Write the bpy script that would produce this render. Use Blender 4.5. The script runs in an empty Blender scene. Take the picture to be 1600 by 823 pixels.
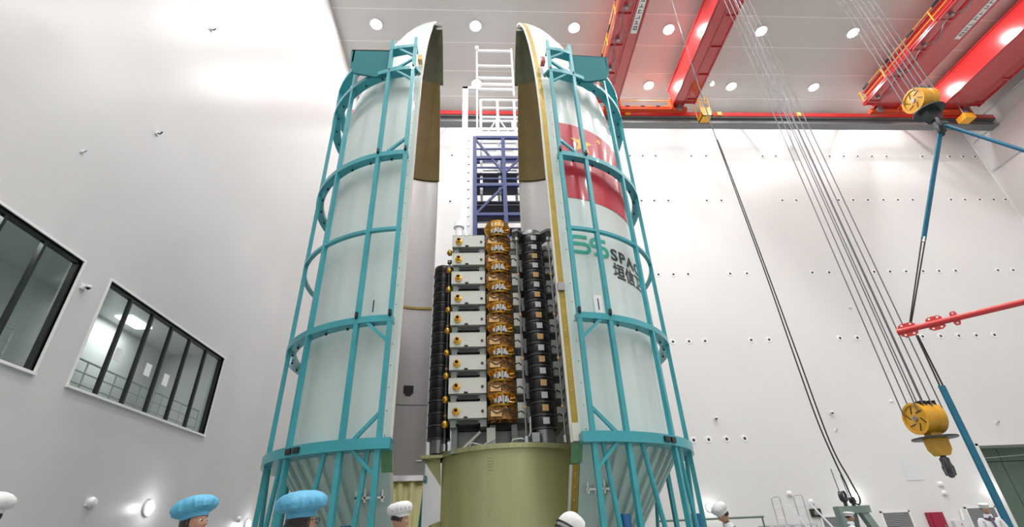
import bpy, bmesh, math, random
from mathutils import Vector, Matrix, Euler
PI = math.pi
R_ = math.radians
random.seed(7)
sc = bpy.context.scene
# ------------------------------------------------------------------ camera
CAMZ = 1.35
FPX = 752.0
cam_d = bpy.data.cameras.new('camera'); cam = bpy.data.objects.new('camera', cam_d)
sc.collection.objects.link(cam)
cam_d.sensor_fit = 'HORIZONTAL'; cam_d.sensor_width = 36.0
cam_d.lens = FPX / 1600 * 36.0
cam_d.clip_end = 300
_f = Vector((760 - 800, -(842 - 411.5), -FPX)).normalized()     # hall's long axis in camera space
_u = -_f.cross(Vector((1, .045, 0))).normalized()
if _u.y < 0: _u = -_u
_x = _f.cross(_u)
cam.matrix_world = Matrix.Translation((0, 0, CAMZ)) @ Matrix((_x, _f, _u)).to_4x4()
sc.camera = cam
# ------------------------------------------------------------------ view + world
sc.view_settings.view_transform = 'Standard'; sc.view_settings.look = 'None'
sc.view_settings.gamma = 1; sc.view_settings.use_curve_mapping = False
sc.view_settings.exposure = 0.0
w = bpy.data.worlds.new('world'); sc.world = w; w.use_nodes = True
w.node_tree.nodes['Background'].inputs[0].default_value = (.8, .85, .9, 1)
w.node_tree.nodes['Background'].inputs[1].default_value = .05
LAMP_W = 262.0          # watts of each ceiling downlight
CEIL = 26 + CAMZ
XL, XR, YB, YF = -8.27, 34.8, 24.0, -12.0

# ------------------------------------------------------------------ materials
M = {}
def mat(name, col, rough=.5, metal=0., var=0., vscale=3., bump=0., bscale=20., spec=.5, coat=0., emit=None, es=0., stretch=None):
    m = bpy.data.materials.new(name); m.use_nodes = True
    nt = m.node_tree; b = nt.nodes['Principled BSDF']
    b.inputs['Base Color'].default_value = (*col, 1)
    b.inputs['Roughness'].default_value = rough
    b.inputs['Metallic'].default_value = metal
    b.inputs['Specular IOR Level'].default_value = spec
    b.inputs['Coat Weight'].default_value = coat
    b.inputs['Coat Roughness'].default_value = .08
    if emit:
        b.inputs['Emission Color'].default_value = (*emit, 1); b.inputs['Emission Strength'].default_value = es
    if var or bump:
        tc = nt.nodes.new('ShaderNodeTexCoord'); mp = nt.nodes.new('ShaderNodeMapping')
        nt.links.new(tc.outputs['Object'], mp.inputs[0])
        if stretch: mp.inputs['Scale'].default_value = stretch
    if var:
        n = nt.nodes.new('ShaderNodeTexNoise'); n.inputs['Scale'].default_value = vscale; n.inputs['Detail'].default_value = 4
        nt.links.new(mp.outputs[0], n.inputs['Vector'])
        r = nt.nodes.new('ShaderNodeValToRGB')
        r.color_ramp.elements[0].position = .3; r.color_ramp.elements[1].position = .7
        r.color_ramp.elements[0].color = (*[c * (1 - var) for c in col], 1)
        r.color_ramp.elements[1].color = (*[min(1, c * (1 + var)) for c in col], 1)
        nt.links.new(n.outputs['Fac'], r.inputs[0]); nt.links.new(r.outputs[0], b.inputs['Base Color'])
    if bump:
        n2 = nt.nodes.new('ShaderNodeTexNoise'); n2.inputs['Scale'].default_value = bscale; n2.inputs['Detail'].default_value = 3
        nt.links.new(mp.outputs[0], n2.inputs['Vector'])
        bp = nt.nodes.new('ShaderNodeBump'); bp.inputs['Strength'].default_value = bump; bp.inputs['Distance'].default_value = .02
        nt.links.new(n2.outputs['Fac'], bp.inputs['Height']); nt.links.new(bp.outputs[0], b.inputs['Normal'])
    M[name] = m
    return m
mat('wall_left', (.60, .60, .60), .30, var=.02, vscale=.35, bump=.10, bscale=.5, spec=.5)
mat('wall_back', (.68, .685, .68), .36, var=.015, vscale=.3, bump=.08, bscale=.6)
mat('ceiling', (.57, .565, .55), .5, var=.015, vscale=.4)
mat('ceiling_joint', (.8, .79, .78), .5)
mat('floor', (.25, .28, .265), .3, var=.05, vscale=.5)
mat('white_paint', (.8, .8, .8), .4)
mat('white_steel', (.85, .86, .88), .35)
mat('black', (.012, .012, .013), .35)
mat('dark_grey', (.07, .075, .08), .5)
mat('socket_dark', (.03, .03, .035), .6)
mat('grey_metal', (.33, .34, .35), .35, .8, var=.1, vscale=6)
mat('steel', (.55, .56, .57), .25, .9)
mat('rail_steel', (.62, .64, .64), .35, .3)
mat('frame_dark', (.02, .024, .024), .25)
mat('shell_white', (.63, .735, .71), .28, var=.03, vscale=.7, bump=.05, bscale=1.5, coat=.35)
mat('shell_edge', (.72, .72, .66), .5)
mat('shell_inner_grey', (.52, .51, .52), .38, .55, var=.05, vscale=1.2, bump=.05, bscale=2, stretch=(1, 1, .2))
mat('shell_inner_brown', (.20, .145, .05), .45, .3, var=.08, vscale=1.5)
mat('nose_inner', (.13, .14, .08), .55, var=.1, vscale=2)
mat('shell_inner_white', (.62, .61, .6), .4, .2, var=.03, vscale=1)
mat('inner_yellow', (.72, .68, .33), .5, var=.06, vscale=3)
mat('gold_strip', (.42, .30, .055), .4, .3, var=.12, vscale=4)
mat('rivet', (.85, .8, .6), .4)
mat('green_patch', (.14, .32, .16), .5)
mat('boattail', (.50, .64, .61), .4, var=.04, vscale=1)
mat('teal', (.042, .35, .41), .34, var=.12, vscale=1.6, coat=.2)
mat('teal_shaded', (.010, .17, .19), .6, spec=.25)  # copy of teal darkened to put the bracket plate's shade into the colour
mat('jack_blue', (.02, .12, .30), .4)
mat('flag_red', (.52, .02, .045), .3, coat=.4)
mat('flag_gold', (.85, .55, .06), .35, coat=.3)
mat('logo_green', (.015, .40, .30), .4)
mat('logo_black', (.03, .035, .045), .4)
mat('olive', (.45, .46, .24), .40, .30, var=.10, vscale=1.0, bump=.05, bscale=3, stretch=(3, 3, .3))
mat('olive_dark', (.22, .23, .12), .45, .3, var=.1)
mat('box_white', (.62, .64, .60), .35, .25, var=.05, vscale=2)
mat('gold', (.75, .42, .06), .22, .9, var=.25, vscale=9, bump=.3, bscale=30)
mat('orange_foil', (.85, .33, .03), .25, .6, var=.3, vscale=12)
mat('foil', (.30, .15, .05), .3, .7, var=.5, vscale=9, bump=.8, bscale=14)
mat('sat_grey', (.22, .25, .24), .4, .4, var=.15, vscale=4)
mat('sat_dark', (.05, .055, .055), .5, .3, var=.2, vscale=4)
mat('carbon', (.018, .018, .020), .32, .2)
mat('band', (.10, .10, .105), .3, .6)
mat('patch_silver', (.72, .74, .76), .35, .4)
mat('patch_gold', (.75, .48, .22), .35, .4)
mat('crane_red', (.52, .022, .025), .22, var=.06, vscale=.6, spec=.8, coat=1.)
mat('crane_orange', (.75, .10, .03), .3)
mat('crane_yellow', (.85, .42, .03), .35, var=.05)
mat('rail_grey', (.20, .21, .21), .45, .4)
mat('hook_yellow', (.72, .36, .02), .32, var=.10, vscale=3, coat=.3)
mat('hook_black', (.03, .035, .04), .35)
mat('rope', (.16, .16, .17), .45, .5)
mat('cable', (.02, .02, .022), .4)
mat('sling', (.01, .13, .22), .6, var=.1)
mat('bar_red', (.55, .03, .03), .35, var=.06, coat=.3)
mat('tower_blue', (.012, .03, .16), .4)
mat('tower_dark', (.03, .04, .06), .6)
mat('door_green', (.11, .17, .13), .35, var=.1, vscale=.5)
mat('vent_slat', (.42, .41, .43), .5)
mat('vent_back', (.25, .25, .26), .6)
mat('cabinet_red', (.30, .01, .04), .4)
mat('gantry_green', (.20, .27, .24), .5)
mat('aluminium', (.62, .63, .64), .35, .7)
mat('skin', (.45, .24, .16), .5, var=.05)
mat('hair', (.012, .010, .010), .4, bump=.4, bscale=60)
mat('suit', (.72, .73, .77), .7, var=.03, bump=.35, bscale=9)
mat('suit_trim', (.05, .06, .12), .6)
mat('cap_blue', (.10, .40, .62), .6, var=.12, vscale=9, bump=.4, bscale=25)
mat('cap_white', (.68, .70, .70), .7, var=.05, vscale=9, bump=.35, bscale=25)
mat('eye_white', (.75, .72, .7), .2)
mat('paper', (.9, .9, .9), .6)
mat('sign_white', (.8, .78, .76), .5)
mat('lens', (1, 1, 1), .5, emit=(1, .98, .95), es=25)
mat('glow_small', (1, 1, 1), .5, emit=(1, .98, .96), es=5)
mat('panel_light', (1, 1, 1), .5, emit=(.95, 1, .98), es=2.0)
mat('grey_panel', (.66, .67, .69), .5)
def glass_mat():
    m = bpy.data.materials.new('window_glass'); m.use_nodes = True; nt = m.node_tree
    nt.nodes.clear()
    o = nt.nodes.new('ShaderNodeOutputMaterial'); mx = nt.nodes.new('ShaderNodeMixShader')
    t = nt.nodes.new('ShaderNodeBsdfTransparent'); t.inputs[0].default_value = (.88, .92, .9, 1)
    g = nt.nodes.new('ShaderNodeBsdfGlossy'); g.inputs['Roughness'].default_value = .06
    lw_ = nt.nodes.new('ShaderNodeLayerWeight'); lw_.inputs[0].default_value = .35
    fr = nt.nodes.new('ShaderNodeMapRange'); fr.inputs['To Min'].default_value = .03; fr.inputs['To Max'].default_value = .55
    pw = nt.nodes.new('ShaderNodeMath'); pw.operation = 'POWER'; pw.inputs[1].default_value = 2.5
    nt.links.new(lw_.outputs['Facing'], pw.inputs[0]); nt.links.new(pw.outputs[0], fr.inputs['Value'])
    nt.links.new(fr.outputs[0], mx.inputs[0]); nt.links.new(t.outputs[0], mx.inputs[1]); nt.links.new(g.outputs[0], mx.inputs[2])
    nt.links.new(mx.outputs[0], o.inputs[0]); M['glass'] = m
glass_mat()

# ------------------------------------------------------------------ mesh helpers
def frame_of(d, up=None):
    d = d.normalized()
    up = Vector(up) if up is not None else (Vector((0, 0, 1)) if abs(d.z) < .95 else Vector((0, 1, 0)))
    s = d.cross(up).normalized(); u = s.cross(d).normalized()
    return s, u
class MB:
    def __init__(self): self.v = []; self.f = []
    def add(self, vs, fs, T=None):
        n = len(self.v)
        self.v += [tuple(T @ Vector(p)) if T is not None else tuple(p) for p in vs]
        self.f += [tuple(i + n for i in f) for f in fs]; return self
    def box(self, x0, x1, y0, y1, z0, z1, T=None):
        vs = [(x, y, z) for z in (z0, z1) for y in (y0, y1) for x in (x0, x1)]
        return self.add(vs, [(0, 2, 3, 1), (4, 5, 7, 6), (0, 1, 5, 4), (2, 6, 7, 3), (0, 4, 6, 2), (1, 3, 7, 5)], T)
    def bar(self, p, q, w, h, up=None):
        p, q = Vector(p), Vector(q); s, u = frame_of(q - p, up); s = s * w / 2; u = u * h / 2
        vs = [p - s - u, p + s - u, p + s + u, p - s + u, q - s - u, q + s - u, q + s + u, q - s + u]
        return self.add(vs, [(3, 2, 1, 0), (4, 5, 6, 7), (0, 1, 5, 4), (1, 2, 6, 5), (2, 3, 7, 6), (3, 0, 4, 7)])
    def tube(self, p, q, r, n=8, r2=None):
        return self.path([p, q], r, n, r2)
    def path(self, pts, r, n=8, r2=None, closed=False):
        pts = [Vector(p) for p in pts]; vs = []; fs = []; k = len(pts); pu = None
        for i, p in enumerate(pts):
            if closed: d = pts[(i + 1) % k] - pts[i - 1]
            else: d = pts[min(i + 1, k - 1)] - pts[max(i - 1, 0)]
            if pu is None: s, u = frame_of(d)
            else:
                s = d.normalized().cross(pu)
                if s.length < 1e-4: s, u = frame_of(d)
                else: s.normalize(); u = s.cross(d.normalized()).normalized()
            pu = u
            rr = r if r2 is None else r + (r2 - r) * i / (k - 1)
            for j in range(n):
                a = 2 * PI * j / n; vs.append(p + (s * math.cos(a) + u * math.sin(a)) * rr)
        m = k if closed else k - 1
        for i in range(m):
            a = i * n; b = ((i + 1) % k) * n
            for j in range(n): fs.append((a + j, a + (j + 1) % n, b + (j + 1) % n, b + j))
        if not closed:
            fs.append(tuple(range(n))[::-1]); fs.append(tuple((k - 1) * n + j for j in range(n)))
        return self.add(vs, fs)
    def lathe(self, prof, n=32, c=(0, 0, 0), a0=0, a1=2 * PI, T=None, closed_prof=False, sx=1, sy=1, mod=None):
        full = abs(a1 - a0) > 2 * PI - 1e-6; cols = n if full else n + 1; k = len(prof); vs = []; fs = []
        for i in range(cols):
            a = a0 + (a1 - a0) * i / n
            for (r, z) in prof:
                rr = r * (mod(a, z) if mod else 1)
                vs.append((c[0] + rr * math.cos(a) * sx, c[1] + rr * math.sin(a) * sy, c[2] + z))
        for i in range(n):
            p = i * k; q = ((i + 1) % cols) * k
            for j in range(k if closed_prof else k - 1): fs.append((p + j, q + j, q + (j + 1) % k, p + (j + 1) % k))
        if not full and closed_prof:
            fs.append(tuple(range(k))); fs.append(tuple((cols - 1) * k + j for j in range(k))[::-1])
        return self.add(vs, fs, T)
    def arc(self, c, r0, r1, z0, z1, a0, a1, n):
        return self.lathe([(r0, z0), (r1, z0), (r1, z1), (r0, z1)], n, c, a0, a1, closed_prof=True)
    def cyl(self, c, r, z0, z1, n=20, r2=None):
        r2 = r if r2 is None else r2
        self.lathe([(0.0001, z0), (r, z0), (r2, z1), (0.0001, z1)], n, c); return self
    def ball(self, c, r, n=12, s=(1, 1, 1), T=None):
        vs = []; fs = []; m = n // 2
        for i in range(m + 1):
            t = PI * i / m
            for j in range(n):
                a = 2 * PI * j / n
                vs.append((c[0] + r * s[0] * math.sin(t) * math.cos(a), c[1] + r * s[1] * math.sin(t) * math.sin(a), c[2] + r * s[2] * math.cos(t)))
        for i in range(m):
            for j in range(n): fs.append((i * n + j, (i + 1) * n + j, (i + 1) * n + (j + 1) % n, i * n + (j + 1) % n))
        return self.add(vs, fs, T)
    def prism(self, poly, o, ux, uy, un, t):
        o, ux, uy, un = Vector(o), Vector(ux), Vector(uy), Vector(un); n = len(poly)
        vs = [o + ux * a + uy * b for a, b in poly] + [o + ux * a + uy * b + un * t for a, b in poly]
        return self.add(vs, [tuple(range(n))[::-1], tuple(range(n, 2 * n))] + [(i, (i + 1) % n, n + (i + 1) % n, n + i) for i in range(n)])
    def mesh(self, name, m, off=Vector((0, 0, 0)), smooth=True):
        me = bpy.data.meshes.new(name)
        me.from_pydata([tuple(Vector(p) - off) for p in self.v], [], self.f)
        bm = bmesh.new(); bm.from_mesh(me)
        bmesh.ops.remove_doubles(bm, verts=bm.verts, dist=1e-5)
        bmesh.ops.recalc_face_normals(bm, faces=bm.faces); bm.to_mesh(me); bm.free()
        if smooth:
            me.shade_smooth()
            me.set_sharp_from_angle(angle=R_(38))
        me.materials.append(M[m] if isinstance(m, str) else m)
        return me
    def build(self, name, m, parent=None, loc=None, local=False, smooth=True):
        """world coordinates in, one object out; local=True keeps the parent's own frame"""
        off = Vector((0, 0, 0))
        if parent is not None and not local:
            p = parent
            while p is not None: off += p.location; p = p.parent
        if loc is not None: off = Vector(loc)
        ob = bpy.data.objects.new(name, self.mesh(name, m, off, smooth)); sc.collection.objects.link(ob)
        if parent is not None: ob.parent = parent
        elif loc is not None: ob.location = loc
        return ob
def empty(name, loc=(0, 0, 0), rz=0):
    o = bpy.data.objects.new(name, None); sc.collection.objects.link(o); o.location = loc; o.rotation_euler.z = rz
    o.empty_display_size = .2
    return o
def tag(o, label=None, cat=None, group=None, kind=None):
    if label: o['label'] = label
    if cat: o['category'] = cat
    if group: o['group'] = group
    if kind: o['kind'] = kind
    return o
def thing(name, label, cat, loc=(0, 0, 0), rz=0, group=None): return tag(empty(name, loc, rz), label, cat, group)
def struct(name, mb, m, smooth=False):
    o = mb.build(name, m, smooth=smooth); o['kind'] = 'structure'; return o
def child_copy(src, parent, loc=None):
    c = src.copy(); sc.collection.objects.link(c); c.parent = parent
    if loc is not None: c.location = loc
    return c
def copy_tree(o, parent=None):
    kids = list(o.children); c = o.copy(); sc.collection.objects.link(c); c.parent = parent
    for k in kids: copy_tree(k, c)
    return c

# ================================================================== SETTING
struct('floor', MB().box(XL - 5, XR + 1, YF - 1, YB + 1, -.3, 0), 'floor')
cl = struct('ceiling', MB().box(XL, XR, YF, YB, CEIL + .06, CEIL + .4), 'ceiling')
seams = [22.7 - 2.03 * k for k in range(-1, 18)]
seams = sorted(max(YF, min(YB, s)) for s in seams)
for a, b in zip(seams[:-1], seams[1:]):
    if b - a > .1: MB().box(XL, XR, a + .03, b - .03, CEIL, CEIL + .06).build('ceiling_panel', 'ceiling', cl, smooth=False)
for s in seams[1:-1]:
    MB().box(XL, XR, s - .028, s + .028, CEIL - .012, CEIL + .05).build('joint_strip', 'ceiling_joint', cl, smooth=False)
# left wall with two window openings
Z0, Z1 = 4.33, 6.66
WIN = [(3.2, 9.04), (9.88, 15.2)]
lw = MB(); T_ = .25
lw.box(XL - T_, XL, YF, YB, 0, Z0); lw.box(XL - T_, XL, YF, YB, Z1, CEIL + .4)
ys = [YF, WIN[0][0], WIN[0][1], WIN[1][0], WIN[1][1], YB]
for i in (0, 2, 4): lw.box(XL - T_, XL, ys[i], ys[i + 1], Z0, Z1)
struct('wall_left', lw, 'wall_left')
wb = MB(); DX0, DX1, DZ = 24.15, 30.5, 4.5
wb.box(XL - T_, DX0, YB, YB + .3, 0, CEIL + .4); wb.box(DX0, DX1, YB, YB + .3, DZ, CEIL + .4); wb.box(DX1, XR + .3, YB, YB + .3, 0, CEIL + .4)
struct('wall_back', wb, 'wall_back')
struct('wall_right', MB().box(XR, XR + .3, YF, YB, 0, CEIL + .4), 'wall_back')
struct('wall_front', MB().box(XL - T_, XR + .3, YF - .3, YF, 0, CEIL + .4), 'wall_back')
struct('trim_1', MB().box(XR - .06, XR, YB - .06, YB, 0, CEIL), 'white_paint')
# hangar door in the back wall
d1 = tag(empty('door_1', (DX0, YB, 0)), kind='structure')
MB().box(DX0 - .0, DX0 + .12, YB - .03, YB + 1.4, 0, DZ).box(DX0, DX1, YB - .03, YB + 1.4, DZ - .1, DZ).box(DX1 - .12, DX1, YB - .03, YB + 1.4, 0, DZ).build('door_frame', 'wall_back', d1)
for i in range(3):
    x0 = DX0 + .12 + i * 2.05
    MB().box(x0 + .02, x0 + 2.03, YB + 1.2, YB + 1.3, 0, DZ - .75).build('door_leaf', 'door_green', d1)
    MB().box(x0 + .02, x0 + 2.03, YB + 1.15, YB + 1.28, DZ - .72, DZ - .1).build('transom_panel', 'door_green', d1)
MB().box(DX0 + .12, DX1 - .12, YB + 1.3, YB + 1.4, 0, DZ).build('door_back', 'black', d1)
MB().tube((DX0 + .1, YB + .9, DZ - .62), (DX1, YB + .9, DZ - .35), .015).build('door_cable', 'white_paint', d1)
# gallery behind the windows
ga = struct('wall_gallery', MB().box(XL - 3.3, XL - 3.2, 1, 17.5, 3, 8.2), 'white_paint')
struct('ceiling_gallery', MB().box(XL - 3.3, XL - T_, 1, 17.5, 7.6, 7.7), 'white_paint')
struct('floor_gallery', MB().box(XL - 3.3, XL - T_, 1, 17.5, 3.7, 3.85), 'floor')
struct('trim_2', MB().box(XL - 3.3, XL - T_, 17.4, 17.5, 3.85, 7.6), 'white_paint')
struct('trim_3', MB().box(XL - 3.3, XL - T_, 1, 1.1, 3.85, 7.6), 'white_paint')
def window(n, y0, y1, mull):
    e = tag(empty('window_%d' % n, (XL, (y0 + y1) / 2, Z0)), kind='structure')
    t = .05
    MB().box(XL - .05, XL + .03, y0 - .04, y1 + .04, Z1, Z1 + .05).box(XL - .05, XL + .06, y0 - .04, y1 + .04, Z0 - .05, Z0)\
        .box(XL - .05, XL + .03, y0 - .04, y0, Z0, Z1).box(XL - .05, XL + .03, y1, y1 + .04, Z0, Z1).build('window_surround', 'white_paint', e)
    MB().box(XL - .14, XL - .04, y0, y1, Z1 - .07, Z1).box(XL - .14, XL - .04, y0, y1, Z0, Z0 + .04)\
        .box(XL - .14, XL - .04, y1 - .07, y1, Z0, Z1).box(XL - .14, XL - .04, y0, y0 + .04, Z0, Z1).build('window_frame', 'frame_dark', e)
    for y in mull: MB().box(XL - .13, XL - .04, y - .03, y + .03, Z0 + .04, Z1 - .07).build('mullion', 'frame_dark', e)
    ed = [y0 + .04] + list(mull) + [y1 - .07]
    for a, b in zip(ed[:-1], ed[1:]): MB().box(XL - .10, XL - .09, a + .02, b - .02, Z0 + .03, Z1 - .06).build('pane', 'glass', e)
window(1, *WIN[0], [4.6, 5.5, 6.4, 7.30, 8.17])
window(2, *WIN[1], [10.75, 11.61, 12.47, 13.36, 14.27])
def railing(y0, y1, label):
    t = thing('gallery_railing', label, 'railing', (XL - .75, (y0 + y1) / 2, 3.85))
    X = XL - .55
    for z in (5.12, 4.87, 4.62, 4.37): MB().tube((X, y0, z), (X, y1, z), .022 if z > 5 else .015).build('rail', 'rail_steel', t)
    n = max(2, round((y1 - y0) / .95))
    for i in range(n + 1):
        y = y0 + (y1 - y0) * i / n; MB().tube((X, y, 3.85), (X, y, 5.12), .018).build('post', 'rail_steel', t)
railing(3.0, 8.9, 'steel tube railing seen through the window at the left edge')
railing(9.9, 15.6, 'steel tube railing seen through the six-pane window beside the left frame')
for i, (gx_, gy_, lab) in enumerate([(XL - 2.5, 14.3, 'rectangular lit ceiling panel seen through the six-pane window'), (XL - 1.5, 6.2, 'lit panel added to brighten the gallery behind the window at the left edge')]):  # second panel is added only to brighten the gallery interior
    t = thing('gallery_light', lab, 'ceiling light', (gx_, gy_, 7.59))
    MB().box(gx_ - .25, gx_ + .25, gy_ - .5, gy_ + .5, 7.55, 7.59).build('diffuser', 'panel_light', t)
    l = bpy.data.lights.new('gallery_lamp', 'AREA'); l.shape = 'RECTANGLE'; l.size = .6; l.size_y = 1.2; l.energy = 42; l.color = (.96, 1, .98)
    o = bpy.data.objects.new('lamp', l); sc.collection.objects.link(o); o.parent = t; o.location = (0, 0, -.06)
for i, (y, z) in enumerate([(10.98, 5.33), (12.1, 5.33), (12.88, 5.30)]):
    o = MB().box(XL - .088, XL - .082, y - .11, y + .11, z - .15, z + .15).build('paper_sheet', 'paper', loc=(XL - .085, y, z))
    tag(o, ['white paper sheet on the second pane of the six-pane window, leftmost of three', 'white paper sheet on the third pane of the six-pane window, middle of three',
            'white paper sheet on the fourth pane of the six-pane window, rightmost of three'][i], 'paper sheet', 'papers taped to the window')

# ------------------------------------------------------------------ ceiling downlights
lx = [-6.0, -.3, 5.5, 11.2, 16.9, 22.7, 28.4]; ly = [21.63, 17.54, 13.45, 9.36, 5.27, 1.18, -2.9, -7.0]
ordn = ['first', 'second', 'third', 'fourth', 'fifth', 'sixth', 'seventh']
bl_ = MB().lathe([(.30, .0), (.36, .0), (.38, -.05), (.33, -.07), (.30, -.05)], 24, closed_prof=True).mesh('bezel', 'white_paint')
le_ = MB().cyl((0, 0, 0), .30, -.045, -.01, 24).mesh('lens', 'lens')
ld = bpy.data.lights.new('downlight_lamp', 'AREA'); ld.shape = 'DISK'; ld.size = .58; ld.energy = LAMP_W; ld.color = (1, .985, .965)
for j, y in enumerate(ly):
    for i, x in enumerate(lx):
        if j == 1 and i <= 5: lab = 'round ceiling downlight, %s from left in the row farther from the back wall' % ordn[i]; g = 'ceiling downlights'
        elif j == 0: lab = 'round ceiling downlight, %s from left in the row nearest the back wall' % ordn[i]; g = 'ceiling downlights'
        else: lab = 'round white ceiling downlight above the hall, outside the picture frame'; g = 'ceiling downlights beyond the frame'
        t = thing('ceiling_light', lab, 'ceiling light', (x, y, CEIL), 0, g)
        for nm, me in (('bezel', bl_), ('lens', le_)):
            o = bpy.data.objects.new(nm, me); sc.collection.objects.link(o); o.parent = t
        o = bpy.data.objects.new('lamp', ld); sc.collection.objects.link(o); o.parent = t; o.location = (0, 0, -.09)

# ------------------------------------------------------------------ anchor sockets on the back wall
plate = MB().lathe([(.001, -.025), (.15, -.025), (.17, 0), (.001, 0)], 16).mesh('socket_plate', 'white_paint')
hole = MB().lathe([(.001, -.035), (.068, -.035), (.075, -.01), (.001, -.01)], 12).mesh('socket_hole', 'socket_dark')
RW = [(23.23, 'topmost row', [-1.98, 9.87, 10.74, 11.62, 14.08, 15.1, 19.04, 19.98, 23.8, 24.81, 25.82, 26.84, 27.9, 30.51, 31.5, 32.53, 33.53, 34.4]),
      (19.49, 'second row from the top', [-2.0, 10.0, 10.82, 11.73, 14.23, 15.19, 19.21, 20.14, 22.98, 23.97, 24.97, 26.02, 27.02, 28.03, 30.68, 31.66, 32.69, 33.67, 34.5]),
      (14.2, 'third row from the top', [10.07, 10.95, 11.82, 14.33, 15.33, 19.3, 20.33, 23.11, 24.1, 25.11, 26.17, 27.18, 28.23, 30.93, 31.91, 32.9, 33.9]),
      (10.12, 'fourth row from the top', [10.07, 10.95, 11.83, 14.39, 15.39, 19.4, 20.39, 23.22, 24.16, 25.22, 26.28, 27.31, 28.38]),
      (5.11, 'lowest row', [10.05, 10.79, 11.69, 12.59])]
ORD = 'first second third fourth fifth sixth seventh eighth ninth tenth eleventh twelfth thirteenth fourteenth fifteenth sixteenth seventeenth eighteenth nineteenth'.split()
for z, nm, xs in RW:
    for x in xs:
        t = thing('wall_socket', 'white anchor socket with dark centre, %s from left in the %s' % (ORD[xs.index(x)], nm), 'wall socket', (x, YB, z), 0, 'anchor sockets, ' + nm)
        for n2, me in (('socket_plate', plate), ('socket_hole', hole)):
            o = bpy.data.objects.new(n2, me); sc.collection.objects.link(o); o.parent = t; o.rotation_euler.x = -PI / 2 * -1
            o.rotation_euler.x = -PI / 2
# cameras, glowing spots, hooks on the walls.  n = wall normal
def cctv(p, n, label, k=.75):
    t = thing('security_camera', label, 'security camera', p, math.atan2(n[1], n[0]))
    MB().box(0, .03, -.07, .07, -.06, .06).build('mount', 'white_paint', t, local=True)
    MB().bar((.02, 0, .0), (.2 * k, 0, .02), .04, .04).build('arm', 'white_paint', t, local=True)
    MB().lathe([(.001, .09 * k), (.10 * k, .07 * k), (.115 * k, 0), (.10 * k, -.05 * k)], 16, (.24 * k, 0, 0)).build('housing', 'white_paint', t, local=True)
    MB().ball((.24 * k, 0, -.05 * k), .085 * k, 12).build('camera_dome', 'black', t, local=True)
cctv((11.35, YB, 6.1), (0, -1), 'white dome camera on the back wall just above the lowest socket row')
cctv((17.34, YB, 6.2), (0, -1), 'white dome camera on the back wall right of the hanging black cable')
cctv((XL, 9.27, 6.2), (1, 0), 'small white camera on the left wall between the two windows', .5)
def stub(p, n, label, m='steel', s=1.):
    t = thing('wall_bracket', label, 'bracket', p, math.atan2(n[1], n[0]))
    MB().box(0, .03, -.07 * s, .07 * s, -.07 * s, .07 * s).build('base_plate', 'white_paint', t, local=True)
    MB().path([(.02, 0, 0), (.12 * s, 0, -.03 * s), (.16 * s, 0, .06 * s)], .025 * s, 8).build('hook', m, t, local=True)
stub((17.29, YB, 5.35), (0, -1), 'small grey bracket below the dome camera right of the black cable')
stub((25.82, YB, 5.46), (0, -1), 'small steel bracket on the back wall right of the lower yellow hook block', s=1.2)
stub((XL, 9.4, 10.65), (1, 0), 'small dark hook high on the left wall, lower one of two', 'dark_grey', .8)
stub((XL, 9.68, 15.27), (1, 0), 'small dark hook near the top of the left wall', 'dark_grey', .8)
stub((XL, 7.9, 8.64), (1, 0), 'tiny grey bracket on the left wall above the windows', 'grey_metal', .5)
def pod(p, n, label, m='white_paint', s=1.):
    t = thing('wall_sensor', label, 'sensor', p, math.atan2(n[1], n[0]))
    MB().lathe([(.001, .0), (.11 * s, 0), (.12 * s, .05 * s), (.08 * s, .12 * s), (.001, .14 * s)], 16, T=Matrix.Rotation(PI / 2, 4, 'Y')).build('cover', m, t, local=True)
    MB().box(0, .02, -.15 * s, .15 * s, -.08 * s, .08 * s).build('base_plate', 'white_paint', t, local=True)
pod((14.01, YB, 2.63), (0, -1), 'small white sensor on the back wall above the step ladder')
pod((14.92, YB, 2.25), (0, -1), 'white oval sensor on the back wall above the black display box')
pod((20.71, YB, 11.94), (0, -1), 'tiny white sensor on the back wall behind the crane ropes', s=.6)
pod((20.79, YB, 6.69), (0, -1), 'tiny white sensor left of the lower yellow hook block', s=.6)
pod((21.47, YB, 2.77), (0, -1), 'upper of two white sensors above the red cabinet')
pod((21.47, YB, 2.39), (0, -1), 'lower of two white sensors above the red cabinet')
pod((XL, 11.61, 2.34), (1, 0), 'white sensor low on the left wall below the six-pane window', s=.9)
pod((XL, 18.59, 2.25), (1, 0), 'small white sensor low on the left wall beside the blue-capped head', s=.8)
def wglow(p, n, label):  # bright wall spot modelled as an emitting disc plus point light
    t = thing('wall_glow', label, 'lamp', p, math.atan2(n[1], n[0]))
    MB().lathe([(.001, 0), (.17, 0), (.18, .06), (.15, .07), (.001, .06)], 20, T=Matrix.Rotation(PI / 2, 4, 'Y')).build('glow_base', 'white_paint', t, local=True)
    MB().ball((.07, 0, 0), .14, 14, (.5, 1, 1)).build('glow_dome', 'glow_small', t, local=True)
    l = bpy.data.lights.new('wall_glow_light', 'POINT'); l.energy = 9; l.shadow_soft_size = .12
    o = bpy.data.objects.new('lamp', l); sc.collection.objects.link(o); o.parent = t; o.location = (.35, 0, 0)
wglow((XL, 13.57, 2.33), (1, 0), 'glowing round spot low on the left wall between the white cap and blue cap')
wglow((XL, 19.3, 2.1), (1, 0), 'glowing round spot low on the left wall beside the left frame legs')
wglow((17.1, YB, 2.4), (0, -1), 'glowing round spot on the back wall above the grey gantry')
wglow((23.88, YB, 2.41), (0, -1), 'glowing round spot on the back wall beside the blue sling')
wglow((10.11, YB, 2.2), (0, -1), 'glowing round spot on the back wall beside the right frame legs')
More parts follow.
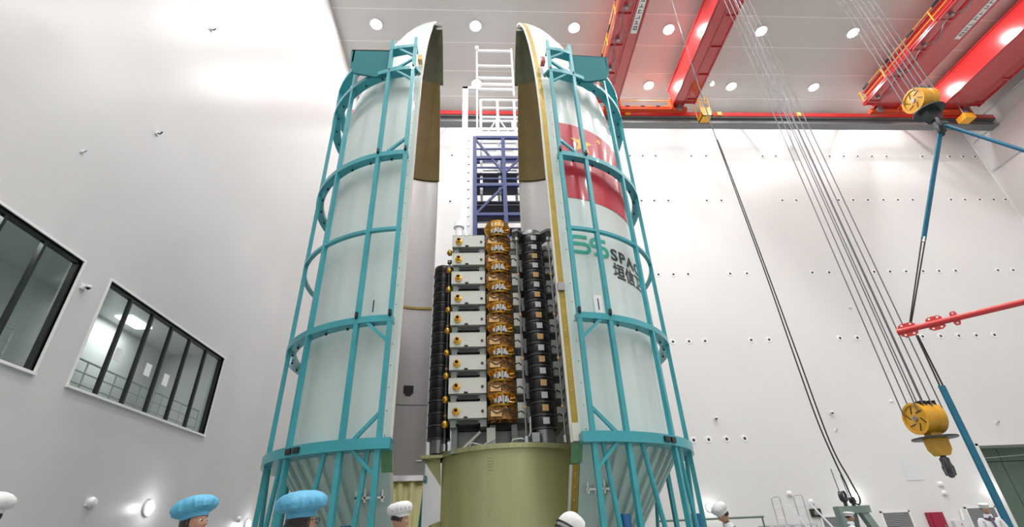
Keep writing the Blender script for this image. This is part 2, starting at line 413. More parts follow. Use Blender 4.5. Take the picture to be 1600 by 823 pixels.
# low wall fittings
def vent(x0, x1, z0, z1, label):
    t = thing('wall_vent', label, 'vent', ((x0 + x1) / 2, YB, z0), 0, 'louvred vents along the back wall')
    MB().box(x0, x0 + .07, YB - .06, YB, z0, z1).box(x1 - .07, x1, YB - .06, YB, z0, z1).box(x0, x1, YB - .06, YB, z1 - .07, z1).box(x0, x1, YB - .06, YB, z0, z0 + .07).build('frame', 'white_paint', t)
    MB().box(x0 + .05, x1 - .05, YB - .01, YB - .002, z0, z1).build('backing', 'vent_back', t)
    z = z0 + .1
    while z < z1 - .09:
        MB().bar((x0 + .07, YB - .035, z), (x1 - .07, YB - .035, z), .05, .012, up=(0, .5, 1)).build('slat', 'vent_slat', t); z += .07
vent(15.1, 16.1, .5, 1.68, 'louvred grey vent behind the grey gantry')
vent(18.0, 19.4, .5, 1.75, 'large louvred grey vent right of the grey gantry')
vent(22.1, 23.6, .5, 1.78, 'louvred grey vent behind the man near the blue sling')
t = thing('fire_cabinet', 'dark red cabinet with white frame low on the back wall', 'cabinet', (20.45, YB, .4))
MB().box(20.1, 20.8, YB - .22, YB - .005, .4, 1.62).build('body', 'cabinet_red', t); MB().box(20.17, 20.73, YB - .25, YB - .22, .46, 1.55).build('door', 'cabinet_red', t)
MB().box(20.62, 20.66, YB - .29, YB - .25, .95, 1.1).build('handle', 'steel', t)
t = thing('display_box', 'small black box with pale display on the back wall behind the ladder', 'display', (14.95, YB, 1.65))
MB().box(14.72, 15.2, YB - .1, YB, 1.64, 1.97).build('case', 'black', t); MB().box(14.86, 15.05, YB - .105, YB - .1, 1.72, 1.88).build('screen', 'grey_metal', t)
t = thing('control_box', 'grey electrical box low on the back wall right of the red cabinet', 'box', (21.5, YB, .7))
MB().box(21.2, 21.8, YB - .18, YB - .005, .5, 1.25).build('case', 'grey_panel', t); MB().ball((21.5, YB - .2, 1.1), .03).build('indicator', 'crane_red', t)
MB().tube((21.75, YB - .1, 1.25), (21.85, YB - .08, 1.7), .05).build('conduit', 'white_paint', t)
o = MB().box(19.93, 20.75, YB - .02, YB, 2.98, 4.07).build('wall_panel', 'grey_panel', loc=(20.4, YB, 3)); tag(o, 'pale flat access panel on the back wall below the yellow hook', 'panel')
# ================================================================== FAIRING HALVES
PROF = [(1.3, 1.56), (1.6, 1.76), (2.78, 2.60), (4, 2.60), (6, 2.60), (8, 2.60), (10, 2.60), (10.9, 2.60), (11.6, 2.565), (12.3, 2.49), (13, 2.37), (13.8, 2.19),
        (14.6, 1.98), (15.2, 1.79), (15.8, 1.57), (16.3, 1.37), (16.8, 1.13), (17.25, .88), (17.65, .63), (17.95, .41), (18.15, .22), (18.26, .08), (18.29, .0)]
def rad(z):
    for (a, ra), (b, rb) in zip(PROF[:-1], PROF[1:]):
        if a <= z <= b: return ra + (rb - ra) * (z - a) / (b - a)
    return 2.6
def half(prof, n=48, s=1, a0=-90, a1=90, **k):
    return MB().lathe([(r, z) for z, r in prof], n, (0, 0, 0), R_(a0), R_(a1), closed_prof=True, sx=s, **k)
def wrap(mb_v, s, r0):       # (u, v) on the unrolled shell -> 3D; u = arc angle in degrees from the outward axis, v = z
    return [(s * r0 * math.cos(R_(a)), r0 * math.sin(R_(a)), z) for a, z in mb_v]
def decal(name, m, polys, parent, s, r0=2.609):
    """polys: lists of (x, z) in metres, x measured along the shell from theta = -90 degrees"""
    bm = bmesh.new()
    for po in polys:
        vs = [bm.verts.new((x, z, 0)) for x, z in po]; bm.faces.new(vs)
    finish_decal(bm, name, m, parent, s, r0)
def finish_decal(bm, name, m, parent, s, r0):
    bmesh.ops.triangulate(bm, faces=bm.faces)
    for _ in range(4):
        ed = [e for e in bm.edges if e.calc_length() > .14]
        if not ed: break
        bmesh.ops.subdivide_edges(bm, edges=ed, cuts=1); bmesh.ops.triangulate(bm, faces=[f for f in bm.faces if len(f.verts) > 3])
    for v in bm.verts:
        a = -PI / 2 + v.co.x / 2.6; z = v.co.y
        v.co = (s * r0 * math.cos(a), r0 * math.sin(a), z)
    bmesh.ops.recalc_face_normals(bm, faces=bm.faces)
    me = bpy.data.meshes.new(name); bm.to_mesh(me); bm.free(); me.shade_smooth(); me.materials.append(M[m])
    o = bpy.data.objects.new(name, me); sc.collection.objects.link(o); o.parent = parent; return o
def text_decal(name, txt, m, parent, s, x, z, size, sx=1., sp=1., off=.0):
    cu = bpy.data.curves.new('txt', 'FONT'); cu.body = txt; cu.size = size; cu.space_character = sp; cu.offset = off; cu.resolution_u = 3
    o = bpy.data.objects.new('txt', cu); sc.collection.objects.link(o)
    bpy.context.view_layer.update()
    me = bpy.data.meshes.new_from_object(o.evaluated_get(bpy.context.evaluated_depsgraph_get()))
    bpy.data.objects.remove(o)
    bm = bmesh.new(); bm.from_mesh(me)
    for v in bm.verts: v.co = (x + v.co.x * sx, z + v.co.y, 0)
    return finish_decal(bm, name, m, parent, s, 2.610)
def star(cx, cy, r, rot=0):
    return [(cx + (r if k % 2 == 0 else r * .382) * math.sin(rot + k * PI / 5), cy + (r if k % 2 == 0 else r * .382) * math.cos(rot + k * PI / 5)) for k in range(10)]
def stroke(pts, wd):
    out = []; n = len(pts); L = []; Rr = []
    for i in range(n):
        p = Vector(pts[i]); d = (Vector(pts[min(i + 1, n - 1)]) - Vector(pts[max(i - 1, 0)])).normalized(); nn = Vector((-d.y, d.x)) * wd / 2
        L.append(p + nn); Rr.append(p - nn)
    return [[tuple(L[i]), tuple(L[i + 1]), tuple(Rr[i + 1]), tuple(Rr[i])] for i in range(n - 1)]
def fairing(s, loc, rz, label, inner_low):
    t = thing('rocket_fairing_half', label, 'rocket fairing', loc, rz)
    B = lambda mb, n, m, p=t: mb.build(n, m, p, local=True)
    low = [(z, r) for z, r in PROF if z <= 2.79]; up = [(z, r) for z, r in PROF if z >= 2.78]
    B(half([(z, r) for z, r in up] + [(z, max(0, r - .05)) for z, r in up[::-1]], 72, s), 'outer_shell', 'shell_white')
    bt = B(half([(z, r) for z, r in low] + [(z, r - .03) for z, r in low[::-1]], 48, s), 'boattail', 'boattail')
    for k in range(20):                                          # stringers on the cone
        a = R_(-74 + 7.6 * k)
        p = (s * 2.62 * math.cos(a), 2.62 * math.sin(a), 2.74); q = (s * 1.59 * math.cos(a), 1.59 * math.sin(a), 1.32)
        MB().bar(p, q, .11, .07, up=(s * math.cos(a), math.sin(a), .3)).build('stringer', 'boattail', bt, local=True)
    B(half([(1.32, 1.52), (2.80, 2.50), (2.80, 2.44), (1.32, 1.46)], 96, s, mod=lambda a, z: 1 + .018 * (1 if math.sin(a * 46) > 0 else -1)), 'boattail_lining', 'inner_yellow')
    B(half([(2.74, 2.30), (2.74, 2.55), (2.88, 2.55), (2.88, 2.36)], 48, s), 'lower_inner_ring', 'shell_inner_grey')
    for a, b, m in ((2.89, 4.71, 'shell_inner_grey'), (4.74, 7.71, 'shell_inner_grey'), (7.74, 12.68, inner_low)):
        B(half([(a, rad(a) - .06), (b, rad(b) - .06), (b, rad(b) - .10), (a, rad(a) - .10)], 56, s), 'inner_panel', m)
    B(half([(7.69, 2.50), (7.76, 2.50), (7.76, 2.46), (7.69, 2.46)], 48, s), 'joint_ring', 'gold_strip')
    bz = [12.70, 13.4, 14.2, 15.0, 15.8, 16.5]
    o_ = [(z, rad(z) - .08) for z in bz] + [(z, rad(z) - .15) for z in bz[::-1]]
    m_ = B(half(o_, 56, s), 'upper_lining', 'shell_inner_brown')
    for v in m_.data.vertices:                                   # lining stands a little proud of the split plane
        if v.co.x * s < .02 and v.co.y > 0: v.co.x = -s * .07
    nz = [16.5, 16.9, 17.3, 17.7, 18.0, 18.18]
    n_ = B(half([(z, max(.02, rad(z) - .05)) for z in nz] + [(z, max(.01, rad(z) - .13)) for z in nz[::-1]], 40, s), 'nose_lining', 'nose_inner')
    for v in n_.data.vertices:
        if v.co.x * s < .02 and (v.co.y > 0 or v.co.z > 18): v.co.x = -s * .19
    # mating edge along the whole rim, front and back
    zs = [z for z, r in PROF if z >= 2.78]; zs = sorted(set(zs + [3 + .5 * k for k in range(16)]))
    def strip(name, m, x0, x1, side, zr, dr0=-.03, dr1=.004):
        vs, fs = [], []
        for z in zr:
            r = max(.0, rad(z))
            for xx, dd in ((x0, dr1), (x1, dr1), (x1, dr0), (x0, dr0)): vs.append((-s * xx, side * max(.0, r + dd), z))
        for i in range(len(zr) - 1):
            for j in range(4): fs.append((i * 4 + j, i * 4 + 4 + j, i * 4 + 4 + (j + 1) % 4, i * 4 + (j + 1) % 4))
        fs += [(0, 1, 2, 3), tuple(len(vs) - 4 + k for k in (3, 2, 1, 0))]
        return MB().add(vs, fs).build(name, m, t, local=True)
    if s > 0:
        strip('gold_strip', 'gold_strip', .015, .14, -1, [z for z in zs if z <= 17.7])
        strip('edge_seal', 'shell_edge', .14, .18, -1, zs, -.06)
        strip('edge_trim', 'shell_edge', -.01, .015, -1, zs)
        lz = [1.3, 1.6, 2.1, 2.5]
        strip('gold_strip', 'gold_strip', .015, .14, -1, [1.3, 1.6, 2.1, 2.44]); strip('edge_seal', 'shell_edge', .14, .18, -1, [1.3, 1.6, 2.1, 2.44], -.06)
        strip('green_patch', 'green_patch', -.03, .165, -1, [2.46, 2.6, 2.77], -.04, .012)
        strip('back_edge_seal', 'shell_edge', .0, .05, 1, zs)
        rv = MB(); z = 1.5
        while z < 17.0:
            r = rad(z); rv.ball((-s * .08, -(r + .008), z), .011, 6); z += .20
        tag(rv.build('rivet_row', 'rivet', t, local=True), kind='stuff')
        MB().box(-s * .16, -s * .02, -2.67, -2.6, 5.75, 5.93).build('latch', 'grey_metal', t, local=True)
        MB().box(-s * .15, 0, -2.66, -2.58, 2.79, 3.1).build('white_end_fitting', 'shell_edge', t, local=True)
    else:
        strip('edge_trim', 'shell_edge', -.03, .02, -1, zs); strip('back_edge_trim', 'shell_edge', -.02, .02, 1, zs)
        strip('green_patch', 'green_patch', -.16, .02, -1, [2.42, 2.6, 2.77], -.04, .012)
        strip('edge_trim', 'shell_edge', -.03, .02, -1, [1.3, 1.6, 2.1, 2.78])
        o = MB()
        for z0, z1, d in ((5.06, 5.28, 0), (5.02, 5.06, .6), (4.98, 5.02, 1.6)):
            o.lathe([(2.482, z0), (2.498, z0), (2.498, z1), (2.482, z1)], 6, (0, 0, 0), R_(74 + d), R_(80.5 - d), closed_prof=True, sx=s)
        o.build('inner_hatch', 'black', t, local=True)
    # small rows of fasteners beside the rim
    fr = MB(); z = 3.0
    while z < 11.5: fr.ball((s * .12, -rad(z) + .003, z), .014, 6); z += .42
    tag(fr.build('fastener_row', 'grey_metal', t, local=True), kind='stuff')
    # number plate with the mark 1
    bm = 0
    decal('plate', 'paper', [[(.60, 5.30), (.80, 5.30), (.80, 5.72), (.60, 5.72)]], t, s) if s > 0 else decal('plate', 'shell_white', [[(.50, 5.25), (.66, 5.25), (.66, 5.65), (.50, 5.65)]], t, s)
    x0 = .69 if s > 0 else .57
    decal('plate_mark', 'logo_black', [[(x0, 5.38), (x0 + .025, 5.38), (x0 + .025, 5.64), (x0, 5.64)]], t, s, 2.614)
    MB().box(-.02, .02, -.02, .02, 0, .01)
    # small bracket rail low on the boattail
    g = MB(); y = -1.93; 
    g.box(s * .12, s * .62, -2.16, -2.10, 2.03, 2.07)
    for k in range(4): g.box(s * (.14 + .15 * k), s * (.17 + .15 * k), -2.16, -1.9, 1.98, 2.2)
    g.build('bracket_rail', 'white_paint', t, local=True)
    if s > 0:
        ar = lambda th: (th + 90) * PI / 180 * 2.6
        x0, x1 = ar(-84), ar(-84) + 3.6
        f = decal('flag', 'flag_red', [[(x0 + (x1 - x0) * i / 24, 8.22), (x0 + (x1 - x0) * (i + 1) / 24, 8.22), (x0 + (x1 - x0) * (i + 1) / 24, 10.63), (x0 + (x1 - x0) * i / 24, 10.63)] for i in range(24)], t, s)
        st = [star(x0 + .62, 10.05, .36)]
        for cx, cy, a in ((1.22, 10.40, .5), (1.46, 10.17, .2), (1.46, 9.82, -.1), (1.22, 9.58, .4)): st.append(star(x0 + cx, cy, .12, a))
        for q in st: 
            o = decal('star', 'flag_gold', [q], t, s, 2.614)
        # green double-S emblem, two hooks each
        for k in range(2):
            u = ar(-84.6) + .50 * k; v = 6.72; 
            S1 = [(.0, .26), (-.005, .31), (.01, .36), (.05, .40), (.11, .42), (.42, .42)]
            S2 = [(.0, .20), (.02, .225), (.08, .235), (.34, .235), (.42, .215), (.445, .17), (.44, .09), (.41, .04), (.35, .02), (.04, .02)]
            S3 = [(-.03, .19), (-.02, .12), (.02, .05), (.10, .02)]
            for P in (S1, S2): decal('emblem_stroke', 'logo_green', stroke([(u + a * .95, v + b) for a, b in P], .088), t, s)
        text_decal('lettering', 'SPACESAIL', 'logo_black', t, s, ar(-62.3), 6.73, .41, 1.22, 1.16, .012)
        text_decal('chinese_lettering', '垣信卫星', 'logo_black', t, s, ar(-62.3), 6.30, .42, .98, 1.02, .009)
    return t
# ================================================================== SUPPORT FRAMES
def frame(s, loc, rz, label):
    t = thing('fairing_support_frame', label, 'support frame', loc, rz)
    B = lambda mb, n, m, p=t: mb.build(n, m, p, local=True)
    P = lambda a, r, z: Vector((s * r * math.cos(R_(a)), r * math.sin(R_(a)), z))
    ringdef = [(2.72, 2.90, 2.66, 2.98, 'big'), (5.02, 5.15, 2.73, 2.94, 'm'), (7.12, 7.19, 2.84, 2.93, 's'), (9.22, 9.35, 2.75, 2.94, 'm'), (12.18, 12.31, 2.70, 2.94, 'm'), (13.08, 13.2, 2.70, 2.94, 't')]
    for z0, z1, r0, r1, k in ringdef:
        a0, a1 = (-91, 91) if k == 'big' else (-88, 88)
        g = MB()
        for b0, b1 in ([(-88, -73), (-50, 50), (73, 88)] if k == 't' else [(a0, a1)]):
            g.lathe([(r0, z0), (r1, z0), (r1, z1), (r0, z1)], max(8, int((b1 - b0) / 2.8)), (0, 0, 0), R_(b0), R_(b1), closed_prof=True, sx=s)
        rg = B(g, 'ring', 'teal')
        if k == 'm':
            q = MB()
            for a in range(-80, 81, 11): 
                p = P(a, 2.80, z0 - .03); q.ball(p, .03, 6)
            tag(q.build('bolt_row', 'black', rg, local=True), kind='stuff')
            for a in (-87, -74):
                p = P(a, 2.93, z1); (MB() if z0 > 12 else MB().box(p.x - .025, p.x + .025, p.y - .06, p.y + .02, z1 - .01, z1 + .09)).box(p.x - .02, p.x + .02, p.y - .03, p.y + .01, z1 - .04, z1 + .02).build('clamp', 'black', rg, local=True)
        if k == 'big':
            for a in (-57, -53):
                p = P(a, 2.985, 2.81); T = Matrix.Translation(p) @ Matrix.Rotation(math.atan2(p.y, p.x), 4, 'Z')
                MB().box(-.02, .03, -.07, .07, -.05, .05, T=T).build('rubber_block', 'black', rg, local=True)
            p = P(-90, 2.86, 2.81); MB().ball(p, .055, 8).build('end_pin', 'grey_metal', rg, local=True)
    posts = [-87, -74, -49.5, -28, 12, 38, 60, 76, 88]
    for i, a in enumerate(posts):
        top = 13.5 if i < 2 else 13.15
        p, q = P(a, 2.89, 0.0), P(a, 2.89, top); w_ = .088
        po = MB().bar(p, q, w_, w_, up=(s * math.cos(R_(a)), math.sin(R_(a)), 0)).build('post', 'teal', t, local=True)
        MB().box(*sorted((p.x - .14, p.x + .14)), p.y - .14, p.y + .14, 0, .03).build('foot_plate', 'teal_shaded', po, local=True)
    # legs: inclined braces between the posts below the big ring
    for a, b in zip(posts[:-1], posts[1:]):
        am = (a + b) / 2
        B(MB().tube(P(a + (b - a) * .28, 2.84, 2.74), P(a + (b - a) * .62, 2.84, .35), .045, 8), 'leg_brace', 'teal')
        for x_ in (a,):
            B(MB().bar(P(a, 2.86, 1.2), P(b, 2.86, 1.2), .06, .06), 'leg_tie', 'teal')
    # knee braces next to the first post
    for zz, dz in ((5.02, -.40), (2.9, .45), (2.72, -.42), (9.36, .42), (12.18, -.36), (12.31, .36), (13.08, -.34)):
        B(MB().bar(P(-87, 2.89, zz + dz), P(-78.5, 2.90, zz), .06, .06), 'knee_brace', 'teal')
    for zz in (12.7,):
        B(MB().bar(P(-74, 2.9, 12.3), P(-74, 2.4, 13.1), .06, .06), 'knee_brace', 'teal')
    # lifting bracket plate at the top
    poly = [(.88, 13.2), (1.92, 13.2), (1.87, 12.5), (1.74, 12.26), (1.20, 12.12), (.82, 12.16)]
    for yy, sg in ((-2.72, 1), (2.2, 1)):
        br = MB().prism([(s * a, b) for a, b in poly], (0, yy, 0), (1, 0, 0), (0, 0, 1), (0, 1, 0), .05)
        br.box(*sorted((s * .88, s * 1.92)), yy, yy + .45, 13.16, 13.2)
        br.prism([(0, 13.2), (.45, 13.2), (.40, 12.8), (0, 12.7)], (s * 1.82, yy, 0), (0, 1, 0), (0, 0, 1), (s, 0, 0), .04)
        bo = B(br, 'lifting_bracket', 'teal_shaded')
        MB().cyl((s * 1.62, yy + .2, 0), .06, 13.2, 13.3, 10).cyl((s * 1.62, yy + .2, 0), .03, 13.3, 13.42, 8).build('shackle', 'black', bo, local=True)
        MB().box(*sorted((s * 1.48, s * 1.76)), yy + .1, yy + .3, 13.2, 13.24).build('shackle_plate', 'teal_shaded', bo, local=True)
    # end fittings that hold the rim
    B(MB().bar(P(-88, 2.9, 12.25), Vector((-s * .0, -2.72, 12.25)), .07, .07), 'rim_arm', 'teal')
    B(MB().ball((s * .04, -2.74, 12.25), .07, 8), 'rim_clamp', 'grey_metal')
    B(MB().box(*sorted((-s * .0, s * .12)), -2.6, -2.42, 13.0, 13.2), 'rim_stop', 'crane_red' if s > 0 else 'patch_gold')
    # jacks at the feet
    for a in (-78, -30): 
        B(MB().cyl(P(a, 2.78, 0), .09, 0, 1.62, 12), 'jack', 'jack_blue')
    return t
LL, RL = (-1.64, 11.5, 0), (1.54, 11.5, 0)
fairing(-1, LL, 0, 'left white rocket fairing half, plain outside, with grey and brown lining', 'shell_inner_grey')
fairing(1, RL, R_(3.4), 'right white rocket fairing half with red starred flag and dark lettering', 'shell_inner_white')
frame(-1, LL, 0, 'teal steel support frame around the left plain fairing half')
frame(1, RL, R_(3.4), 'teal steel support frame around the right fairing half with the flag')

# ================================================================== PAYLOAD ADAPTER
AC = (.58, 11.5)
t = thing('payload_adapter', 'olive green metal cylinder carrying the satellite stack between the fairings', 'cylinder', (AC[0], AC[1], 0))
MB().lathe([(1.50, .0), (1.54, .0), (1.54, 2.92), (1.50, 2.92)], 96, (AC[0], AC[1], 0), closed_prof=True).build('wall', 'olive', t)
MB().lathe([(1.46, 2.88), (1.60, 2.88), (1.60, 2.97), (1.46, 2.97)], 96, (AC[0], AC[1], 0), closed_prof=True).build('top_ring', 'olive', t)
MB().lathe([(.01, 2.84), (1.5, 2.84), (1.5, 2.88), (.01, 2.88)], 64, (AC[0], AC[1], 0)).build('deck', 'olive_dark', t)
MB().lathe([(1.54, 1.35), (1.58, 1.35), (1.58, 1.42), (1.54, 1.42)], 96, (AC[0], AC[1], 0), closed_prof=True).build('lower_band', 'olive', t)
fb = MB()
for k in range(72):
    a = 2 * PI * k / 72; fb.ball((AC[0] + 1.605 * math.cos(a), AC[1] + 1.605 * math.sin(a), 2.925), .013, 5)
tag(fb.build('rim_bolts', 'grey_metal', t), kind='stuff')
ph = MB()
for i in range(3):
    for j in range(5):
        a = R_(-110 + i * 1.6); ph.ball((AC[0] + 1.542 * math.cos(a), AC[1] + 1.542 * math.sin(a), 2.50 + j * .055), .010, 6)
tag(ph.build('hole_pattern', 'olive_dark', t), kind='stuff')
# gusset and platform lug on the left
MB().prism([(-.98, 2.9), (-1.35, 2.9), (-.95, 2.35)], (0, 11.2, 0), (1, 0, 0), (0, 0, 1), (0, 1, 0), .06).build('gusset', 'olive', t)
MB().box(-1.36, -.86, 10.9, 11.6, 2.88, 2.94).build('lug_plate', 'olive', t)
MB().tube((-1.50, 11.2, 2.86), (-1.2, 11.2, 2.86), .03).build('lug_pin', 'grey_metal', t)
MB().bar((-.93, 11.3, 1.62), (-1.12, 11.2, 1.55), .14, .18).build('side_fitting', 'olive', t)
MB().tube((-1.10, 11.2, 1.56), (-1.16, 11.18, 1.53), .05).build('fitting_cap', 'socket_dark', t)

# ================================================================== SATELLITES
ZT = [8.0, 7.49, 6.97, 6.44, 5.92, 5.40, 4.88, 4.37, 3.86]
def sat(label):
    t = thing('satellite', label, 'satellite', (0, 10.2, 0), 0, 'stack of flat satellites on the adapter')
    b = lambda mb, n, m, p=t: mb.build(n, m, p)
    # z local: 0 = top of the white front box
    b(MB().box(-.70, 1.80, 10.75, 12.5, -.36, -.06), 'bus_plate', 'sat_grey')
    fb_ = b(MB().box(-.765, .035, 10.2, 10.72, -.335, 0), 'front_box', 'box_white')
    sc_ = MB()
    for k in range(12): sc_.box(-.74 + k * .066, -.72 + k * .066, 10.192, 10.2, -.012, .006)
    tag(sc_.build('edge_tabs', 'sat_grey', fb_), kind='stuff')
    b(MB().box(-.44, -.36, 10.17, 10.2, -.335, -.305), 'connector', 'black', fb_)
    b(MB().lathe([(.001, 0), (.03, 0), (.03, .02), (.001, .02)], 10, T=Matrix.Translation((-.05, 10.2, -.2)) @ Matrix.Rotation(PI / 2, 4, 'X')), 'port', 'sat_dark', fb_)
    T = Matrix.Translation((-.60, 10.2, -.20)) @ Matrix.Rotation(PI / 2, 4, 'X')
    h = b(MB().lathe([(.001, 0), (.075, 0), (.08, .02), (.035, .035), (.035, .12), (.055, .14), (.04, .14), (.001, .06)], 16, T=T), 'horn', 'gold')
    b(MB().ball((-.60, 10.06, -.195), .028, 8), 'horn_tip', 'black', h)
    # under-frame with dark bay
    fr = MB().box(-.72, -.60, 10.26, 10.7, -.50, -.335).box(-.10, .03, 10.26, 10.7, -.50, -.335).box(-.72, .03, 10.26, 10.7, -.36, -.335)
    fr.box(-.60, -.10, 10.30, 10.34, -.42, -.335); b(fr, 'under_frame', 'sat_grey')
    b(MB().box(-.56, -.14, 10.24, 10.6, -.455, -.375), 'dark_bay', 'black')
    b(MB().ball((-.83, 10.35, -.42), .075, 10, (1, 1, 1.1)), 'side_knob', 'gold')
    # antenna drum
    c = (.36, 10.22, 0)
    dr = b(MB().lathe([(.27, -.15), (.29, -.12), (.25, -.10), (.235, -.04), (.26, .05), (.315, .085), (.318, .10), (.27, .10), (.22, .0), (.22, -.12)], 28, c, closed_prof=True), 'antenna_drum', 'gold')
    b(MB().lathe([(.001, -.10), (.25, -.10), (.26, .02), (.001, .02)], 20, c), 'drum_core', 'foil', dr)
    for k, (da, tz, ln, rr_) in enumerate([(-26, -.09, .08, .030), (-14, -.11, .14, .022), (-4, -.08, .10, .030), (5, -.12, .16, .020), (14, -.09, .11, .028), (27, -.10, .07, .034)]):
        a = R_(-92 + da); p = Vector((c[0] + .30 * math.cos(a), c[1] + .30 * math.sin(a), 0))
        q = p + Vector((.03 * math.sin(k * 2.1), -.02, ln)); b(MB().tube((p.x, p.y, tz), (q.x, q.y, tz + ln), rr_, 8), 'feed_tube', 'patch_silver' if k % 3 else 'box_white', dr)
    for k in range(7):
        a = R_(-160 + 23 * k); b(MB().bar((c[0] + .24 * math.cos(a), c[1] + .24 * math.sin(a), -.03), (c[0] + .30 * math.cos(a), c[1] + .30 * math.sin(a), .09), .05, .02), 'rim_petal', 'orange_foil', dr)
    b(MB().path([(.52, 9.98, -.02), (.62, 9.97, .0), (.66, 10.02, -.06), (.58, 9.96, -.10), (.5, 9.97, -.08)], .016, 6), 'feed_loop', 'gold', dr)
    fo = MB(); random.seed(3)
    nx, nz = 14, 7; vs = []; fs = []
    for j in range(nz + 1):
        for i in range(nx + 1):
            u = i / nx; zz = -.14 - .27 * j / nz; x = .06 + .60 * u
            y = 10.12 - .10 * math.sin(PI * u) + random.uniform(-.022, .022); vs.append((x, y, zz))
    for j in range(nz):
        for i in range(nx): a = j * (nx + 1) + i; fs.append((a, a + 1, a + nx + 2, a + nx + 1))
    k = len(vs); vs += [(x, y + .35, z) for x, y, z in vs]; fs += [tuple(q + k for q in f[::-1]) for f in fs]
    fo.add(vs, fs); b(fo, 'foil_blanket', 'foil')
    b(MB().box(.12, .34, 10.0, 10.05, -.36, -.24), 'foil_patch', 'patch_gold')
    b(MB().path([(.10, 10.02, -.22), (.25, 9.97, -.30), (.42, 9.97, -.22), (.60, 10.02, -.32), (.74, 10.08, -.25), (.86, 10.2, -.30)], .014, 6), 'cable', 'black')
    b(MB().box(.69, .875, 10.30, 10.42, -.34, -.02), 'side_panel', 'box_white')
    b(MB().box(.90, 1.02, 10.45, 10.6, -.42, -.08), 'inner_panel', 'sat_grey')
    b(MB().box(1.56, 1.76, 10.62, 10.72, -.38, -.06), 'far_panel', 'box_white')
    b(MB().path([(1.50, 10.55, -.30), (1.60, 10.58, -.22), (1.72, 10.58, -.30), (1.76, 10.6, -.2)], .016, 6), 'far_cable', 'black')
    b(MB().box(-.72, .60, 10.70, 10.8, -.50, -.36), 'cross_member', 'sat_dark')
    return t
names = ['topmost', 'second from top', 'third from top', 'fourth from top', 'in the middle', 'fourth from bottom', 'third from bottom', 'second from bottom', 'lowest']
s0 = sat('satellite with white front box and gold antenna drum, topmost of the nine stacked')
s0.location.z = ZT[0]
for i in range(1, 9):
    c = copy_tree(s0); c.location.z = ZT[i]
    c['label'] = 'satellite with white front box and gold antenna drum, %s of the nine stacked' % names[i]
# base structure under the stack
t = thing('satellite_dispenser', 'grey green dispenser frame with white struts under the lowest satellite', 'frame', (0, 11, 2.88))
for x in (-.70, .10, .55): MB().box(x, x + .12, 10.45, 10.6, 2.88, 3.42).build('leg', 'sat_grey', t)
MB().box(-.72, 1.5, 10.7, 12.3, 2.98, 3.34).build('plinth', 'sat_grey', t)
MB().bar((-.55, 10.5, 2.9), (-.1, 10.5, 3.3), .05, .05).build('strut', 'box_white', t)
MB().bar((.12, 10.42, 2.9), (.12, 10.42, 3.36), .18, .04, up=(0, 1, 0)).build('face_plate', 'box_white', t)
for pts in ([(.50, 10.15, 2.92), (.55, 10.1, 3.06), (.72, 10.1, 3.08), (.85, 10.12, 3.02), (.92, 10.12, 3.2), (.93, 10.15, 3.5)], [(-.35, 10.3, 2.93), (-.28, 10.25, 3.05), (-.05, 10.3, 3.0), (.2, 10.3, 3.12)]):
    MB().path(pts, .018, 6).build('hose', 'box_white', t)
MB().box(.93, 1.08, 9.98, 10.1, 2.98, 3.16).build('valve_box', 'grey_metal', t)

def column(cx, cy, r, z0, z1, label, patches=True):
    t = thing('separation_column', label, 'column', (cx, cy, z0), 0, 'black tie columns of the satellite stack')
    n = round((z1 - z0 - .3) / .262); pz = (z1 - z0 - .3) / n
    MB().lathe([(r * .72, z0), (r * .75, z0 + .05), (r * .78, z0 + .28), (.01, z0 + .3)], 24, (cx, cy, 0)).build('pedestal', 'grey_metal', t)
    seg = MB().lathe([(.01, .01), (r * .95, .01), (r, .03), (r, pz - .04), (r * .95, pz - .02), (.01, pz - .02)], 28).mesh('segment', 'carbon')
    bd = MB().lathe([(r * .9, -.02), (r * 1.04, -.02), (r * 1.04, .015), (r * .9, .015)], 28, closed_prof=True).mesh('band', 'band')
    q = MB(); rr = r + .012
    ang = -PI / 2 + math.atan2(-cx, cy) * -1 * -1
    pa = [MB().prism([(-.065, -.065), (.065, -.065), (.065, .065), (-.065, .065)], (0, -r - .012, 0), (1, 0, 0), (0, 0, 1), (0, 1, 0), .03).mesh('patch', m) for m in ('patch_silver', 'patch_gold')]
    for i in range(n):
        z = .3 + i * pz
        for nm, me in (('segment', seg), ('band', bd)):
            o = bpy.data.objects.new(nm, me); sc.collection.objects.link(o); o.parent = t; o.location.z = z
        if patches:
            g = (i % 2 == 1) and i != n - 1
            o = bpy.data.objects.new('patch', pa[1 if g else 0]); sc.collection.objects.link(o); o.parent = t; o.location.z = z + pz / 2; o.rotation_euler.z = R_(6)
            o['label'] = 'square copper-coloured patch' if g else 'square silver patch'
    return t
column(1.22, 10.32, .262, 2.97, 7.95, 'tall segmented black column with silver and copper square patches')
column(-1.02, 11.1, .25, 2.97, 7.55, 'plain black column at the left side of the satellite stack', False)
t = thing('column_bracket', 'grey forked bracket plate on top of the patched black column', 'bracket', (1.22, 10.3, 7.9))
MB().prism([(.72, 10.02), (.85, 9.96), (1.0, 10.12), (1.44, 10.12), (1.6, 9.96), (1.74, 10.02), (1.70, 10.35), (1.5, 10.7), (.92, 10.7), (.74, 10.35)], (0, 0, 7.97), (1, 0, 0), (0, 1, 0), (0, 0, 1), .07).build('plate', 'grey_metal', t)
MB().lathe([(.28, 8.0), (.30, 8.0), (.30, 8.10), (.28, 8.10)], 20, (1.22, 10.4, 0), closed_prof=True).build('collar', 'steel', t)
